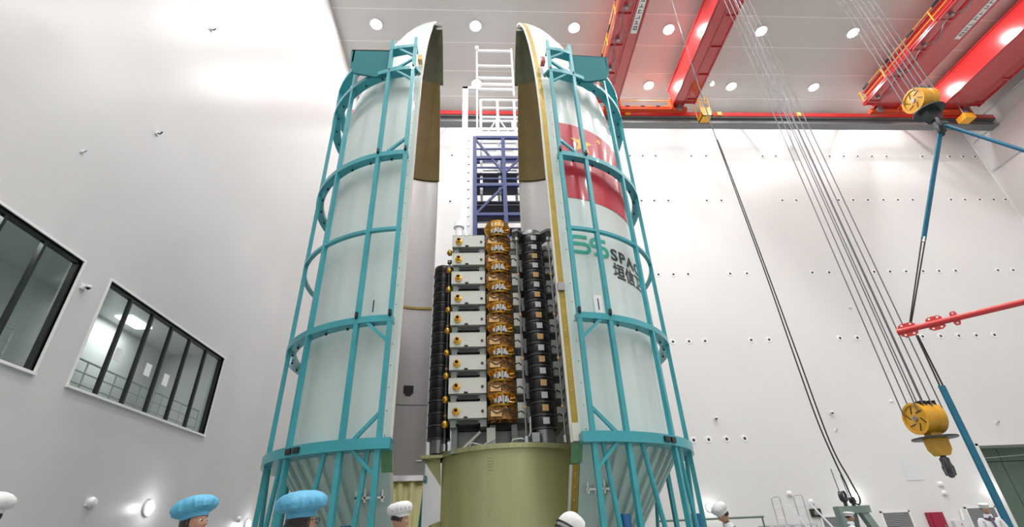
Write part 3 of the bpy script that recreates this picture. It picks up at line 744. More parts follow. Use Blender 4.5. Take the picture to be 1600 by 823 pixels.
def rod(x, y, z0, z1, label, r=.022):
    t = thing('tie_rod', label, 'rod', (x, y, z0), 0, 'tie rods along the satellite stack')
    MB().tube((x, y, z0), (x, y, z1), r, 8).build('rod', 'grey_metal', t)
    for z in (z1 - .06, z1 - .22): MB().cyl((x, y, 0), r * 2.8, z, z + .08, 10).build('nut', 'steel', t)
    z = z0 + .7
    while z < z1 - .5:
        MB().cyl((x, y, 0), r * 1.7, z, z + .05, 8).build('clip', 'patch_gold', t); z += 1.04
    MB().cyl((x, y, 0), .07, z0, z0 + .14, 12).build('anchor', 'steel', t)
rod(.83, 10.12, 2.97, 7.99, 'thin steel tie rod left of the patched black column')
rod(1.62, 10.12, 2.97, 7.99, 'thin steel tie rod right of the patched black column')
rod(-.86, 10.72, 2.97, 7.55, 'thin steel tie rod in front of the plain black column', .02)
MB()
t = thing('stack_top_unit', 'gold drum with grey cap standing on top of the satellite stack', 'antenna', (.36, 10.3, 8.1))
MB().lathe([(.24, 8.14), (.32, 8.16), (.33, 8.24), (.28, 8.3), (.29, 8.34), (.25, 8.34), (.2, 8.16)], 24, (.36, 10.3, 0), closed_prof=True).build('drum', 'gold', t)
MB().lathe([(.01, 8.03), (.18, 8.03), (.18, 8.2), (.01, 8.3)], 16, (.36, 10.3, 0)).build('core', 'foil', t)
for k in range(4): 
    a = R_(-115 + 17 * k); MB().cyl((.36 + .31 * math.cos(a), 10.3 + .31 * math.sin(a), 0), .024, 8.12, 8.25, 8).build('feed_tube', 'patch_silver', t)
MB()
# ================================================================== ACCESS TOWER
TX0, TX1, TY0, TY1 = -.36, 2.9, 18.0, 19.8
t = thing('access_tower', 'blue and white steel access tower standing behind the satellite stack', 'scaffold tower', (1.2, 18.9, 0))
def bars(n, m, L, w_=.1):
    for p, q in L: MB().bar(p, q, w_, w_).build(n, m, t)
cols = [(x, y) for x in (TX0, 1.05, TX1) for y in (TY0, TY1)]
bars('post', 'tower_blue', [((x, y, 0), (x, y, 19.0)) for x, y in cols], .18)
zz = [9.0, 10.3, 11.6, 12.9, 14.2, 15.9, 17.6, 18.95]
for z in zz:
    bars('beam', 'tower_blue', [((TX0, y, z), (TX1, y, z)) for y in (TY0, TY1)] + [((x, TY0, z), (x, TY1, z)) for x in (TX0, TX1)], .15)
for z in (9.6, 11.0, 12.3, 13.5, 15.0, 16.7): MB().box(TX0, TX1, TY0 + .1, TY1, z, z + .06).build('platform', 'tower_dark', t)
for z in (16.3, 17.0, 18.2): bars('rail', 'tower_blue', [((TX0, TY0, z), (TX1, TY0, z))], .07)
bars('diagonal', 'tower_blue', [((TX0, TY0, 18.9), (1.05, TY0, 16.6)), ((1.05, TY0, 16.6), (TX1, TY0, 18.9)), ((TX0, TY0, 14.2), (1.05, TY0, 15.9)), ((1.05, TY0, 11.6), (TX1, TY0, 12.9))], .1)
for i in range(6): bars('handrail', 'aluminium', [((TX0 + .1, TY0 + .3, 9.9 + i * 1.02), (TX1, TY0 + .3, 9.9 + i * 1.02))], .05)
# white upper cage
bars('upper_post', 'white_steel', [((x, y, 15.6), (x, y, 22.0)) for x in (-.05, .85, 1.75, 2.6) for y in (TY0 + .3, TY1)], .13)
for z in (16.2, 17.1, 18.0, 18.9, 19.8, 20.7, 21.4, 22.0): bars('upper_beam', 'white_steel', [((-.05, y, z), (2.6, y, z)) for y in (TY0 + .3, TY1)], .10)
bars('upper_diagonal', 'white_steel', [((-.05, TY0 + .3, 18.9), (.85, TY0 + .3, 20.7)), ((.85, TY0 + .3, 20.7), (1.75, TY0 + .3, 18.9))], .06)
bars('ladder_post', 'white_steel', [((-.24, TY0, 19), (-.24, TY0, 25.7)), ((1.75, TY0, 22), (1.75, TY0, 25.9))], .09)
for z in (22.5, 22.9, 23.4, 24.4, 25.7): bars('ladder_rail', 'white_steel', [((-.24, TY0, z), (1.75, TY0, z))], .11)
MB().box(-1.0, -.72, 17.9, 18.2, 0, 22.6).box(-1.0, -.2, 17.9, 18.2, 22.45, 22.6).build('side_mast', 'white_steel', t)
MB().box(-.62, -.46, 18.1, 18.3, 0, 19.3).build('inner_mast', 'white_steel', t)
for i in range(20): MB().box(-.74, -.60, 18.1, 18.2, 9 + i * .52, 9.05 + i * .52).build('rung', 'steel', t)
MB().cyl((-1.05, 17.6, 0), .16, 0, 13.2, 14).cyl((-1.05, 17.6, 0), .24, 13.2, 13.45, 14).build('pipe', 'white_steel', t)
o = MB().ball((-.24, TY0 - .15, 25.75), .12, 10).build('mast_tip', 'white_steel', t)
# ================================================================== CRANES
t = thing('crane_rail', 'red and grey crane runway rail along the top of the back wall', 'crane rail', (13, 22.2, 24.2))
MB().box(XL, XR, 21.95, 22.5, 24.22, 24.28).box(XL, XR, 22.15, 22.3, 24.28, 24.72).box(XL, XR, 21.95, 22.5, 24.72, 24.78).build('runway_beam', 'rail_grey', t)
MB().box(XL, XR, 21.9, 22.0, 24.80, 25.12).build('rail_guard', 'crane_red', t)
MB().box(XL, XR, 22.15, 22.3, 24.78, 24.95).build('rail_head', 'steel', t)
for i in range(11): MB().bar((-6 + 4 * i, 22.35, 24.74), (-6 + 4 * i, 24.0, 26.6), .1, .1).build('stay', 'rail_grey', t)
for x in (15.4, 20.8, 9.3): MB().box(x, x + .3, 21.82, 21.9, 24.8, 25.1).build('marker', 'crane_yellow', t)
t = thing('wall_conduit', 'pale thin conduits running high along the right wall', 'conduit', (XR, 6, 24.2))
for z in (25.6, 24.4, 21.8): MB().tube((XR - .08, YF + .2, z), (XR - .08, YB - .2, z), .035, 6).build('tube', 'grey_panel', t)
ZB, ZTP = 25.25, 26.85
def crane(gx, wside, label, sign_x):
    t = thing('overhead_crane', label, 'crane', ((gx[0][0] + gx[1][1]) / 2, 5, ZB))
    for k, (a, b) in enumerate(gx):
        g = MB().box(a, b, YF + .3, 21.7, ZB, ZB + .06).box(a, b, YF + .3, 21.7, ZTP - .06, ZTP).box(a + .07, a + .10, YF + .3, 21.6, ZB, ZTP).box(b - .10, b - .07, YF + .3, 21.6, ZB, ZTP)
        g.box(a + .05, b - .05, 21.5, 21.6, ZB - .0, ZTP).build('girder', 'crane_red', t)
        # cantilevered walkway with yellow handrail on the outer side
        w0, w1 = (a - .78, a) if k == 0 else (b, b + .7)
        MB().box(w0, w1, YF + .5, 21.4, ZB + .10, ZB + .16).build('walkway', 'crane_red', t)
        MB().box(*((w0, w0 + .06) if k == 0 else (w1 - .06, w1)), YF + .5, 21.4, ZB + .02, ZB + .26).build('walkway_edge', 'crane_red', t)
        for i in range(17):
            y = 21 - i * 1.9; MB().box(w0, w1, y, y + .08, ZB, ZB + .12).build('walkway_bearer', 'crane_red', t)
        xr = w0 + .03 if k == 0 else w1 - .03
        for z in (.55, 1.05): 
            MB().tube((xr, YF + .5, ZB + z), (xr, 21.4, ZB + z), .025, 6).build('handrail', 'crane_yellow', t)
        for i in range(17):
            y = 21.2 - i * 1.9; MB().bar((xr, y, ZB + .1), (xr, y, ZB + 1.08), .05, .05).build('handrail_post', 'crane_yellow', t)
            if k == 0: MB().box(xr - .03, xr + .03, y - .8, y - .3, ZB + .98, ZB + 1.12).build('black_band', 'black', t)
    # festoon cables under the first walkway
    a = gx[0][0]
    for i in range(8):
        y0 = 20.6 - i * 1.9; y1 = y0 - 1.9
        pts = [(a - .38 + .22 * math.sin(PI * q / 8 * 2), y0 + (y1 - y0) * q / 8, ZB - .02 - .42 * math.sin(PI * q / 8)) for q in range(9)]
        MB().path(pts, .03, 6).build('festoon_cable', 'rope', t)
        MB().box(a - .46, a - .30, y0 - .08, y0 + .08, ZB - .12, ZB + .1).build('cable_trolley', 'grey_metal', t)
    # end carriage on the back rail
    x0, x1 = gx[0][0] - .2, gx[1][1] + .2
    e = MB().box(x0, x1, 21.55, 21.85, 24.98, 25.24).box(x0, x1, 21.5, 21.55, 24.95, 25.02).build('end_carriage', 'crane_orange', t)
    for x in (x0 + .3, x1 - .7): 
        MB().lathe([(.01, -.06), (.22, -.06), (.22, .06), (.01, .06)], 20, T=Matrix.Translation((x + .2, 21.45, 25.05)) @ Matrix.Rotation(PI / 2, 4, 'X')).build('wheel', 'grey_metal', t)
    n = int((gx[1][0] - gx[0][1]) / .5)
    for i in range(n):
        MB().box(gx[0][1] + .5 * i, gx[0][1] + .5 * i + .25, 21.46, 21.5, 25.16, 25.22).build('stripe', 'black' if i % 2 else 'crane_yellow', t)
    MB().tube((x0, 21.4, 25.6), (x1, 21.4, 25.6), .03).build('end_rail', 'crane_yellow', t)
    for x in (gx[1][0] - .15, gx[0][1] + .05): MB().box(x, x + .1, 21.3, 21.7, 24.95, 25.7).build('end_post', 'crane_orange', t)
    # rating sign under the girder: pale plate with a column of dark marks
    s = MB().box(sign_x - .17, sign_x + .17, 13.3, 16.4, ZB - .03, ZB).build('sign', 'sign_white', t)
    for i in range(9):
        y = 16.2 - i * .32
        q = MB()
        if i == 0: q.box(sign_x - .11, sign_x + .11, y - .04, y, ZB - .034, ZB - .03).box(sign_x - .11, sign_x + .11, y - .24, y - .20, ZB - .034, ZB - .03).box(sign_x - .11, sign_x - .07, y - .2, y - .04, ZB - .034, ZB - .03).box(sign_x + .07, sign_x + .11, y - .2, y - .04, ZB - .034, ZB - .03).box(sign_x - .02, sign_x + .02, y - .2, y - .04, ZB - .034, ZB - .03)
        else:
            q.box(sign_x - .11, sign_x + .11, y - .06, y - .02, ZB - .034, ZB - .03).box(sign_x - .02 + .06 * (i % 3 - 1), sign_x + .02 + .06 * (i % 3 - 1), y - .2, y - .06, ZB - .034, ZB - .03)
            if i % 2: q.box(sign_x - .10, sign_x + .06, y - .2, y - .16, ZB - .034, ZB - .03)
        q.build('sign_mark', 'logo_black', s)
    return t
c1 = crane([(8.0, 8.75), (12.35, 13.1)], 0, 'red two-girder overhead crane nearest the fairings, with yellow handrails', 8.4)
c2 = crane([(26.05, 27.7), (30.7, 32.7)], 0, 'red two-girder overhead crane over the right end of the hall', 27.3)
# yellow hanging box and lamp on the crane
t = thing('service_cage', 'small yellow cage hanging below the end of the red crane girder', 'cage', (14.05, 21.2, 24.2))
MB().box(13.75, 14.4, 20.9, 20.94, 23.75, 24.5).box(13.75, 14.4, 21.5, 21.54, 23.75, 24.0).box(13.75, 13.79, 20.9, 21.54, 23.75, 24.1).box(14.36, 14.4, 20.9, 21.54, 23.75, 24.1).box(13.75, 14.4, 20.9, 21.54, 23.75, 23.8).build('basket', 'crane_yellow', t)
for x, y in ((13.77, 20.92), (14.38, 20.92), (13.77, 21.52), (14.38, 21.52)): MB().bar((x, y, 24.0), (x, y, 25.4), .05, .05).build('hanger', 'crane_yellow', t)
for z in (24.9, 25.2): MB().bar((13.77, 20.92, z), (14.38, 20.92, z), .04, .04).build('rail', 'crane_yellow', t)
t = thing('service_cage', 'small yellow cage at the right corner behind the black disc of the upper hook', 'cage', (31.5, 21.4, 24.0))
MB().box(31.4, 32.1, 21.0, 21.6, 23.9, 24.3).build('basket', 'crane_yellow', t)
for x in (31.42, 32.08): MB().bar((x, 21.02, 24.3), (x, 21.02, 25.4), .05, .05).build('hanger', 'grey_metal', t)
t = thing('crane_lamp', 'small bright lamp beside the red crane girder', 'lamp', (14.3, 19.8, 25.9))
MB().lathe([(.01, .0), (.13, 0), (.15, .12), (.05, .2), (.01, .2)], 16, (14.3, 19.8, 25.3)).build('housing', 'white_paint', t)
MB().cyl((14.3, 19.8, 0), .11, 25.27, 25.3, 16).build('lens', 'lens', t)
MB().tube((14.3, 19.8, 25.5), (13.8, 19.8, 25.6), .03).build('arm', 'grey_metal', t)
t = thing('crane_camera', 'small black camera on the wall edge right of the crane', 'security camera', (34.6, 21.7, 27))
MB().box(34.3, 34.8, 21.5, 21.75, 27.0, 27.25).build('body', 'black', t); MB().ball((34.3, 21.5, 27.05), .14, 10).build('dome', 'black', t)

# ------------------------------------------------------------------ hook blocks
def hook_block(x, y, z, k, label, ropes, ztop, dk=1., hm='hook_yellow'):
    t = thing('hook_block', label, 'crane hook', (x, y, z), 0, 'yellow crane hook blocks')
    b = lambda mb, n, m, p=t: mb.build(n, m, p, local=True)
    RX = Matrix.Rotation(PI / 2, 4, 'Y')
    b(MB().lathe([(.01, -.30 * k), (.36 * k, -.30 * k), (.43 * k, -.27 * k), (.43 * k, -.08 * k), (.40 * k, -.06 * k), (.40 * k, .04 * k), (.43 * k, .06 * k), (.43 * k, .26 * k), (.34 * k, .31 * k), (.01, .31 * k)], 32, T=RX), 'sheave_drum', 'hook_yellow')
    b(MB().lathe([(.37 * k, -.33 * k), (.435 * k, -.33 * k), (.435 * k, -.28 * k), (.37 * k, -.28 * k)], 32, T=RX, closed_prof=True), 'rim', 'hook_yellow')
    b(MB().lathe([(.01, -.34 * k), (.07 * k, -.34 * k), (.08 * k, -.29 * k), (.01, -.29 * k)], 16, T=RX), 'hub', 'grey_metal')
    sp = MB()
    for i in range(6):
        a = i * PI / 3; sp.bar((-.305 * k, .16 * k * math.cos(a), .16 * k * math.sin(a)), (-.305 * k, .33 * k * math.cos(a + .5), .33 * k * math.sin(a + .5)), .02 * k, .022 * k)
    b(sp, 'spoke_marks', 'black'); 
    for i in (-3, -1, 1, 3): b(MB().box(.07 * k * i - .02, .07 * k * i + .02, -.30 * k, .1 * k, .30 * k, .435 * k), 'rope_slot', 'black')
    b(MB().box(-.16 * k, .16 * k, -.12 * k, .12 * k, -.55 * k, -.1), 'neck', 'hook_yellow')
    b(MB().lathe([(.01, -.56 * k), (.54 * k * dk, -.56 * k), (.54 * k * dk, -.52 * k), (.01, -.52 * k)], 36), 'guard_disc', 'hook_black')
    b(MB().prism([(-.26 * k, 0), (.26 * k, 0), (.24 * k, -.28 * k), (.12 * k, -.44 * k), (-.12 * k, -.44 * k), (-.24 * k, -.28 * k)], (0, -.14 * k, -.56 * k), (1, 0, 0), (0, 0, 1), (0, 1, 0), .28 * k), 'lower_housing', hm)
    b(MB().cyl((0, 0, 0), .07 * k, -1.12 * k, -.9 * k, 12), 'shank', 'hook_black')
    hk = MB()
    for s in (-1, 1):
        pts = [Vector((s * q_ * .68, s * q_ * .73, z_)) for q_, z_ in ((0, -1.08), (.08, -1.28), (.20, -1.48), (.32, -1.42), (.36, -1.24), (.31, -1.08))]
        hk.path([p * k for p in pts], .115 * k, 10, .04 * k)
    hk.lathe([(.01, -1.5 * k), (.12 * k, -1.50 * k), (.14 * k, -1.3 * k), (.08 * k, -1.1 * k), (.01, -1.05 * k)], 14)
    b(hk, 'hook', 'hook_black')
    for dx, dy in ropes:
        b(MB().tube((dx * k, dy * k, .15 * k), (dx * k, dy * k, ztop - z), .018, 6), 'rope', 'rope')
    return t
RP = [(-.42, -.30), (-.36, .30), (-.20, -.32), (-.1, .3), (.06, -.32), (.22, .30), (.34, -.3), (.42, .3)]
hook_block(12.55, 13.55, 3.85, 1.0, 'lower yellow crane hook block with black disc, hanging low before the wall', RP, ZTP)
hook_block(14.6, 10.55, 13.42, .95, 'upper yellow crane hook block with black disc, carrying the blue slings', RP, ZTP, .84, 'hook_black')
# hanging trolleys that carry the two hooks (above the frame)
for x, y, n in ((12.55, 13.55, 'lower'), (14.6, 10.55, 'upper')):
    t = thing('crane_trolley', 'crane trolley above the picture carrying the %s hook' % n, 'crane trolley', (x, y, ZTP))
    MB().box(x - .9, x + .9, y - 1, y + 1, ZTP - .06, ZTP + .3).build('frame', 'crane_red', t)
# ------------------------------------------------------------------ lifting beam and slings
P0 = Vector((14.68, 10.5, 12.30)); dr = Vector((-.681, .733, 0))
Bm = Vector((P0.x, P0.y, 6.25)) + dr * 3.0
t = thing('lifting_beam', 'red tubular lifting beam with flanged plates hanging from the blue slings', 'lifting beam', Bm)
e0, e1 = Bm + dr * .35, Bm - dr * 7.2
MB().tube(e0, e1, .085, 16).build('tube', 'bar_red', t)
un = Vector((0, 0, 1)); sd = Vector((dr.y, -dr.x, 0))
def lug(c, hw, hh, nm='plate'):
    # flat plate through the tube, standing in the vertical plane of the beam
    poly = [(-hw, .0), (-hw, hh * .7), (-hw * .6, hh), (hw * .6, hh), (hw, hh * .7), (hw, -hh * .7), (hw * .6, -hh), (-hw * .6, -hh), (-hw, -hh * .7)]
    MB().prism(poly, c - sd * .02, dr, un, sd, .04).build(nm, 'bar_red', t)
    for a in (-.5, .5):
        for b_ in (-.72, .72):
            MB().lathe([(.001, -.026), (.028, -.026), (.028, .026), (.001, .026)], 10, T=Matrix.Translation(c + dr * hw * a * (1 if hw > .1 else 0) + un * hh * b_) @ sd.to_track_quat('Z', 'Y').to_matrix().to_4x4()).build('bolt_hole', 'paper', t)
lug(Bm + dr * .14, .21, .20); lug(Bm - dr * .52, .19, .20); lug(Bm - dr * .97, .08, .20)
MB().tube(e0, e0 + dr * .06, .10, 16).build('end_cap', 'bar_red', t)
def sling(p, q, f, label, w_=.12):
    """flat woven sling over part f of the length, two dark rope legs over the rest"""
    t = thing('sling', label, 'sling', p, 0, 'blue lifting slings')
    m = p.lerp(q, f); d = (q - p).normalized(); sd_ = d.cross(Vector((0, 1, 0))).normalized()
    MB().bar(p, m, w_, .06, up=(0, 1, .01)).build('webbing', 'sling', t)
    if f < 1:
        for k in (-1, 1): MB().tube(m + sd_ * .05 * k, q + sd_ * .02 * k, .02, 8).build('rope_leg', 'cable', t)
        MB().bar(m - d * .08, m + d * .08, w_ * .8, .07).build('sleeve', 'paper', t)
sling(P0, Bm + un * .2, .60, 'blue sling from the upper hook down to the end of the red lifting beam')
sling(P0, e1 * .5 + (P0 * .5 - un * 0) if False else Bm - dr * 6.6 + un * .1, 1.0, 'blue sling from the upper hook running out to the right')
B2 = Bm - un * .22
t = thing('sling', 'long blue sling hanging from the red lifting beam down past the people', 'sling', B2, 0, 'blue lifting slings')
k1 = Vector((B2.x, B2.y, 4.45))
for k in (-1, 1): MB().tube(B2 + Vector((.02 * k, 0, 0)), k1 + Vector((.05 * k, 0, 0)), .022, 8).build('rope_leg', 'cable', t)
MB().bar(k1 + un * .1, (B2.x, B2.y, .1), .17, .06, up=(0, 1, 0)).build('webbing', 'sling', t)
MB().cyl((B2.x, B2.y, 0), .12, 0, .12, 12).build('end_weight', 'dark_grey', t)
MB().tube(P0 + Vector((-.12, 0, .0)), P0 + Vector((.14, 0, 0)), .10, 12).build('top_shackle', 'dark_grey', t)

# ------------------------------------------------------------------ black hanging cable loop and pulleys
cx, cy = 9.62, 14.0
t = thing('pendant_cable', 'black cable hanging from the crane in a long loop over the grey gantry', 'cable', (cx, cy, 2))
L1 = [(cx - .02, cy, 26.8), (cx - .16, cy, 17), (cx - .12, cy, 13.6), (cx - .02, cy, 9), (cx, cy, 6), (cx + .03, cy, 4.0), (cx + .06, cy - .1, 2.9), (cx + .09, cy - .18, 2.3), (cx + .10, cy - .2, 2.0), (cx + .14, cy - .2, 1.82), (cx + .24, cy - .2, 1.76), (cx + .31, cy - .2, 1.84), (cx + .31, cy - .2, 2.0), (cx + .26, cy - .15, 2.4), (cx + .18, cy, 3.4), (cx + .12, cy, 6), (cx + .06, cy, 9), (cx - .06, cy, 13.4), (cx - .12, cy, 15)]
def smooth(P, k=6):
    P = [Vector(p) for p in P]; out = []
    for i in range(len(P) - 1):
        p0, p1, p2, p3 = P[max(0, i - 1)], P[i], P[i + 1], P[min(len(P) - 1, i + 2)]
        for j in range(k):
            s = j / k; out.append(.5 * ((2 * p1) + (p2 - p0) * s + (2 * p0 - 5 * p1 + 4 * p2 - p3) * s * s + (3 * p1 - p0 - 3 * p2 + p3) * s ** 3))
    return out + [P[-1]]
MB().path(smooth(L1), .022, 6).build('cable', 'cable', t)
MB().tube((cx - .05, cy, 26.8), (cx - .15, cy, 17), .018, 6).build('upper_conduit', 'grey_metal', t)
def pulley(x, y, z, r, label):
    t = thing('pulley', label, 'pulley', (x, y, z), R_(35), 'pulleys on the grey gantry')
    RY = Matrix.Rotation(PI / 2, 4, 'X')
    MB().lathe([(r * .75, -.05), (r, -.06), (r * .86, 0), (r, .06), (r * .75, .05)], 24, T=RY, closed_prof=True).build('sheave', 'hook_black', t, local=True)
    MB().lathe([(.01, -.04), (r * .76, -.03), (r * .76, .03), (.01, .04)], 24, T=RY).build('hub', 'steel', t, local=True)
    MB().bar((0, 0, 0), (.0, 0, -r - .12), .05, .08).build('bracket', 'dark_grey', t, local=True)
    MB().tube((0, .05, r), (-.06, .05, r + .55), .012, 6).build('stay_wire', 'rope', t, local=True)
# grey-green gantry (portal frame)
GX0, GX1, GY = 9.32, 10.15, 14.0
t = thing('portal_frame', 'grey green steel portal frame behind the man in the white cap', 'gantry', (9.9, GY, 0))
MB().box(9.33, 10.20, GY - .12, GY + .12, 1.57, 1.74).build('crossbeam', 'gantry_green', t)
MB().box(9.33, 9.50, GY - .12, GY + .12, 0, 1.57).build('upright', 'gantry_green', t)
MB().bar((10.0, GY, 1.66), (10.62, GY - .1, .0), .18, .18, up=(0, 1, 0)).build('inclined_leg', 'gantry_green', t)
MB().bar((9.9, GY + .2, 1.6), (10.1, GY + .8, .0), .14, .14, up=(0, 1, 0)).build('rear_leg', 'gantry_green', t)
pulley(9.64, GY, 1.98, .14, 'black pulley wheel on top of the grey green portal frame')
pulley(9.86, GY, 1.88, .08, 'smaller pulley wheel just right of the black one on the portal frame')

# ------------------------------------------------------------------ step ladders
t = thing('step_platform', 'aluminium step platform with two guard rails before the back wall', 'ladder', (10.9, 18.5, 0))
Y0 = 18.5
def hoop(x0, x1, y, z0, z1):
    MB().path(smooth([(x0, y, z0), (x0, y, (z0 + z1) / 2), (x0, y, z1 - .08), (x0 + .06, y, z1), (x1 - .06, y, z1), (x1, y, z1 - .08), (x1, y, (z0 + z1) / 2), (x1, y, z0)], 3), .022, 6).build('guard_hoop', 'aluminium', t)
    for z in ((z0 * .65 + z1 * .35), (z0 * .35 + z1 * .65)): MB().tube((x0, y, z), (x1, y, z), .014, 6).build('guard_rail', 'aluminium', t)
hoop(10.10, 10.40, Y0, 1.25, 2.25); hoop(10.92, 11.24, Y0, 1.25, 2.28)
MB().tube((10.1, Y0, 1.95), (10.92, Y0, 1.95), .014, 6).build('guard_rail', 'aluminium', t)
MB().box(9.6, 11.3, Y0 - .3, Y0 + .5, 1.33, 1.38).build('deck', 'aluminium', t)
for x, s in ((10.42, 1), (11.26, 1)):
    MB().bar((x, Y0 - .3, 2.0), (x + .62, Y0 - .9, .6), .035, .05).build('slanted_handrail', 'white_steel', t)
    MB().bar((x, Y0 - .3, 1.3), (x + .6, Y0 - 1.0, 0), .05, .06).build('stile', 'aluminium', t)
for i in range(5):
    k = i / 5; MB().box(10.44 + .6 * k, 11.24 + .6 * k, Y0 - .45 - .7 * k, Y0 - .2 - .7 * k, 1.16 - 1.25 * k * .9, 1.19 - 1.25 * k * .9).build('step', 'aluminium', t)
for x in (9.62, 10.4, 11.28):
    for y in (Y0 - .28, Y0 + .48): MB().tube((x, y, 0), (x, y, 1.35), .025, 6).build('leg', 'aluminium', t)
for i in range(3):
    x = 9.55 + i * .32
    MB().path(smooth([(x, Y0 - .35, .9), (x, Y0 - .35, 1.25), (x + .05, Y0 - .35, 1.32), (x + .24, Y0 - .35, 1.32), (x + .28, Y0 - .35, 1.25), (x + .28, Y0 - .35, .9)], 3), .015, 6).build('wire_hoop', 'steel', t)
# guard rails further left near the right frame
t = thing('guard_railing', 'low dark railing on the back wall side beyond the right frame legs', 'railing', (7.5, 16.5, 0))
MB().tube((5.2, 16.5, 1.62), (8.6, 16.5, 1.62), .03).build('top_rail', 'door_green', t)
MB().tube((5.2, 16.5, 1.2), (8.6, 16.5, 1.2), .02).build('mid_rail', 'door_green', t)
for x in (5.25, 6.3, 7.4, 8.55): MB().tube((x, 16.5, 0), (x, 16.5, 1.62), .025).build('post', 'door_green', t)

# ================================================================== PEOPLE
def skin_mesh(joints, edges, radii, levels=1):
    me = bpy.data.meshes.new('sk'); me.from_pydata([tuple(j) for j in joints], edges, [])
    o = bpy.data.objects.new('sk', me); sc.collection.objects.link(o)
    md = o.modifiers.new('s', 'SKIN'); md.use_smooth_shade = True; md.branch_smoothing = .6
    for i, r in enumerate(radii): me.skin_vertices[0].data[i].radius = (r, r) if not isinstance(r, tuple) else r
    me.skin_vertices[0].data[0].use_root = True
    ss = o.modifiers.new('u', 'SUBSURF'); ss.levels = levels; ss.render_levels = levels
    bpy.context.view_layer.update()
    m2 = bpy.data.meshes.new_from_object(o.evaluated_get(bpy.context.evaluated_depsgraph_get()))
    bpy.data.objects.remove(o)
    mb = MB(); mb.add([v.co.copy() for v in m2.vertices], [tuple(p.vertices) for p in m2.polygons]); bpy.data.meshes.remove(m2)
    return mb
def head_mb(T):
    """a head about .235 high facing -y, eyes at half height, origin at its centre"""
    mb = MB(); n, m = 40, 28; vs = []; fs = []
    g = lambda a, b, s: math.exp(-((a - b) / s) ** 2)
    for i in range(m + 1):
        t = PI * i / m; z = math.cos(t) * .118; rr = math.sin(t)
        for j in range(n):
            a = 2 * PI * j / n; x = rr * math.cos(a) * .076; y = rr * math.sin(a) * .096
            f = max(0, -math.sin(a))                            # 1 at the face
            if z < 0:
                k = -z / .118; x *= 1 - .26 * k * k; y = y * (1 - .10 * k) - .012 * k * f
                if y > 0: y *= 1 - .35 * k
            if f > 0:
                y += .010 * f * g(z, .005, .02) * (g(x, .031, .016) + g(x, -.031, .016))          # eye sockets
                y -= .006 * f * g(z, .030, .010) * g(abs(x), .028, .022)                         # brow
                y -= .026 * f * g(x, 0, .011) * (g(z, -.026, .014) + .55 * g(z, -.004, .016))     # nose
                y -= .007 * f * g(x, 0, .026) * (g(z, -.056, .006) + g(z, -.068, .006))           # lips
                y -= .010 * f * g(x, 0, .022) * g(z, -.098, .014)                                # chin
                y -= .004 * f * g(abs(x), .045, .016) * g(z, -.022, .02)                         # cheeks
            vs.append((x, y, z))
    for i in range(m):
        for j in range(n): fs.append((i * n + j, (i + 1) * n + j, (i + 1) * n + (j + 1) % n, i * n + (j + 1) % n))
    mb.add(vs, fs, T)
    for s in (-1, 1):
        E = T @ Matrix.Translation((s * .077, .010, -.004)) @ Matrix.Rotation(R_(18) * s, 4, 'Z')
        mb.lathe([(.001, -.004), (.012, -.006), (.022, .0), (.030, .004), (.030, -.004), (.022, -.008), (.001, -.012)], 16, T=E @ Matrix.Rotation(PI / 2 * s, 4, 'Y') @ Matrix.Scale(.62, 4, (0, 1, 0)))
    return mb
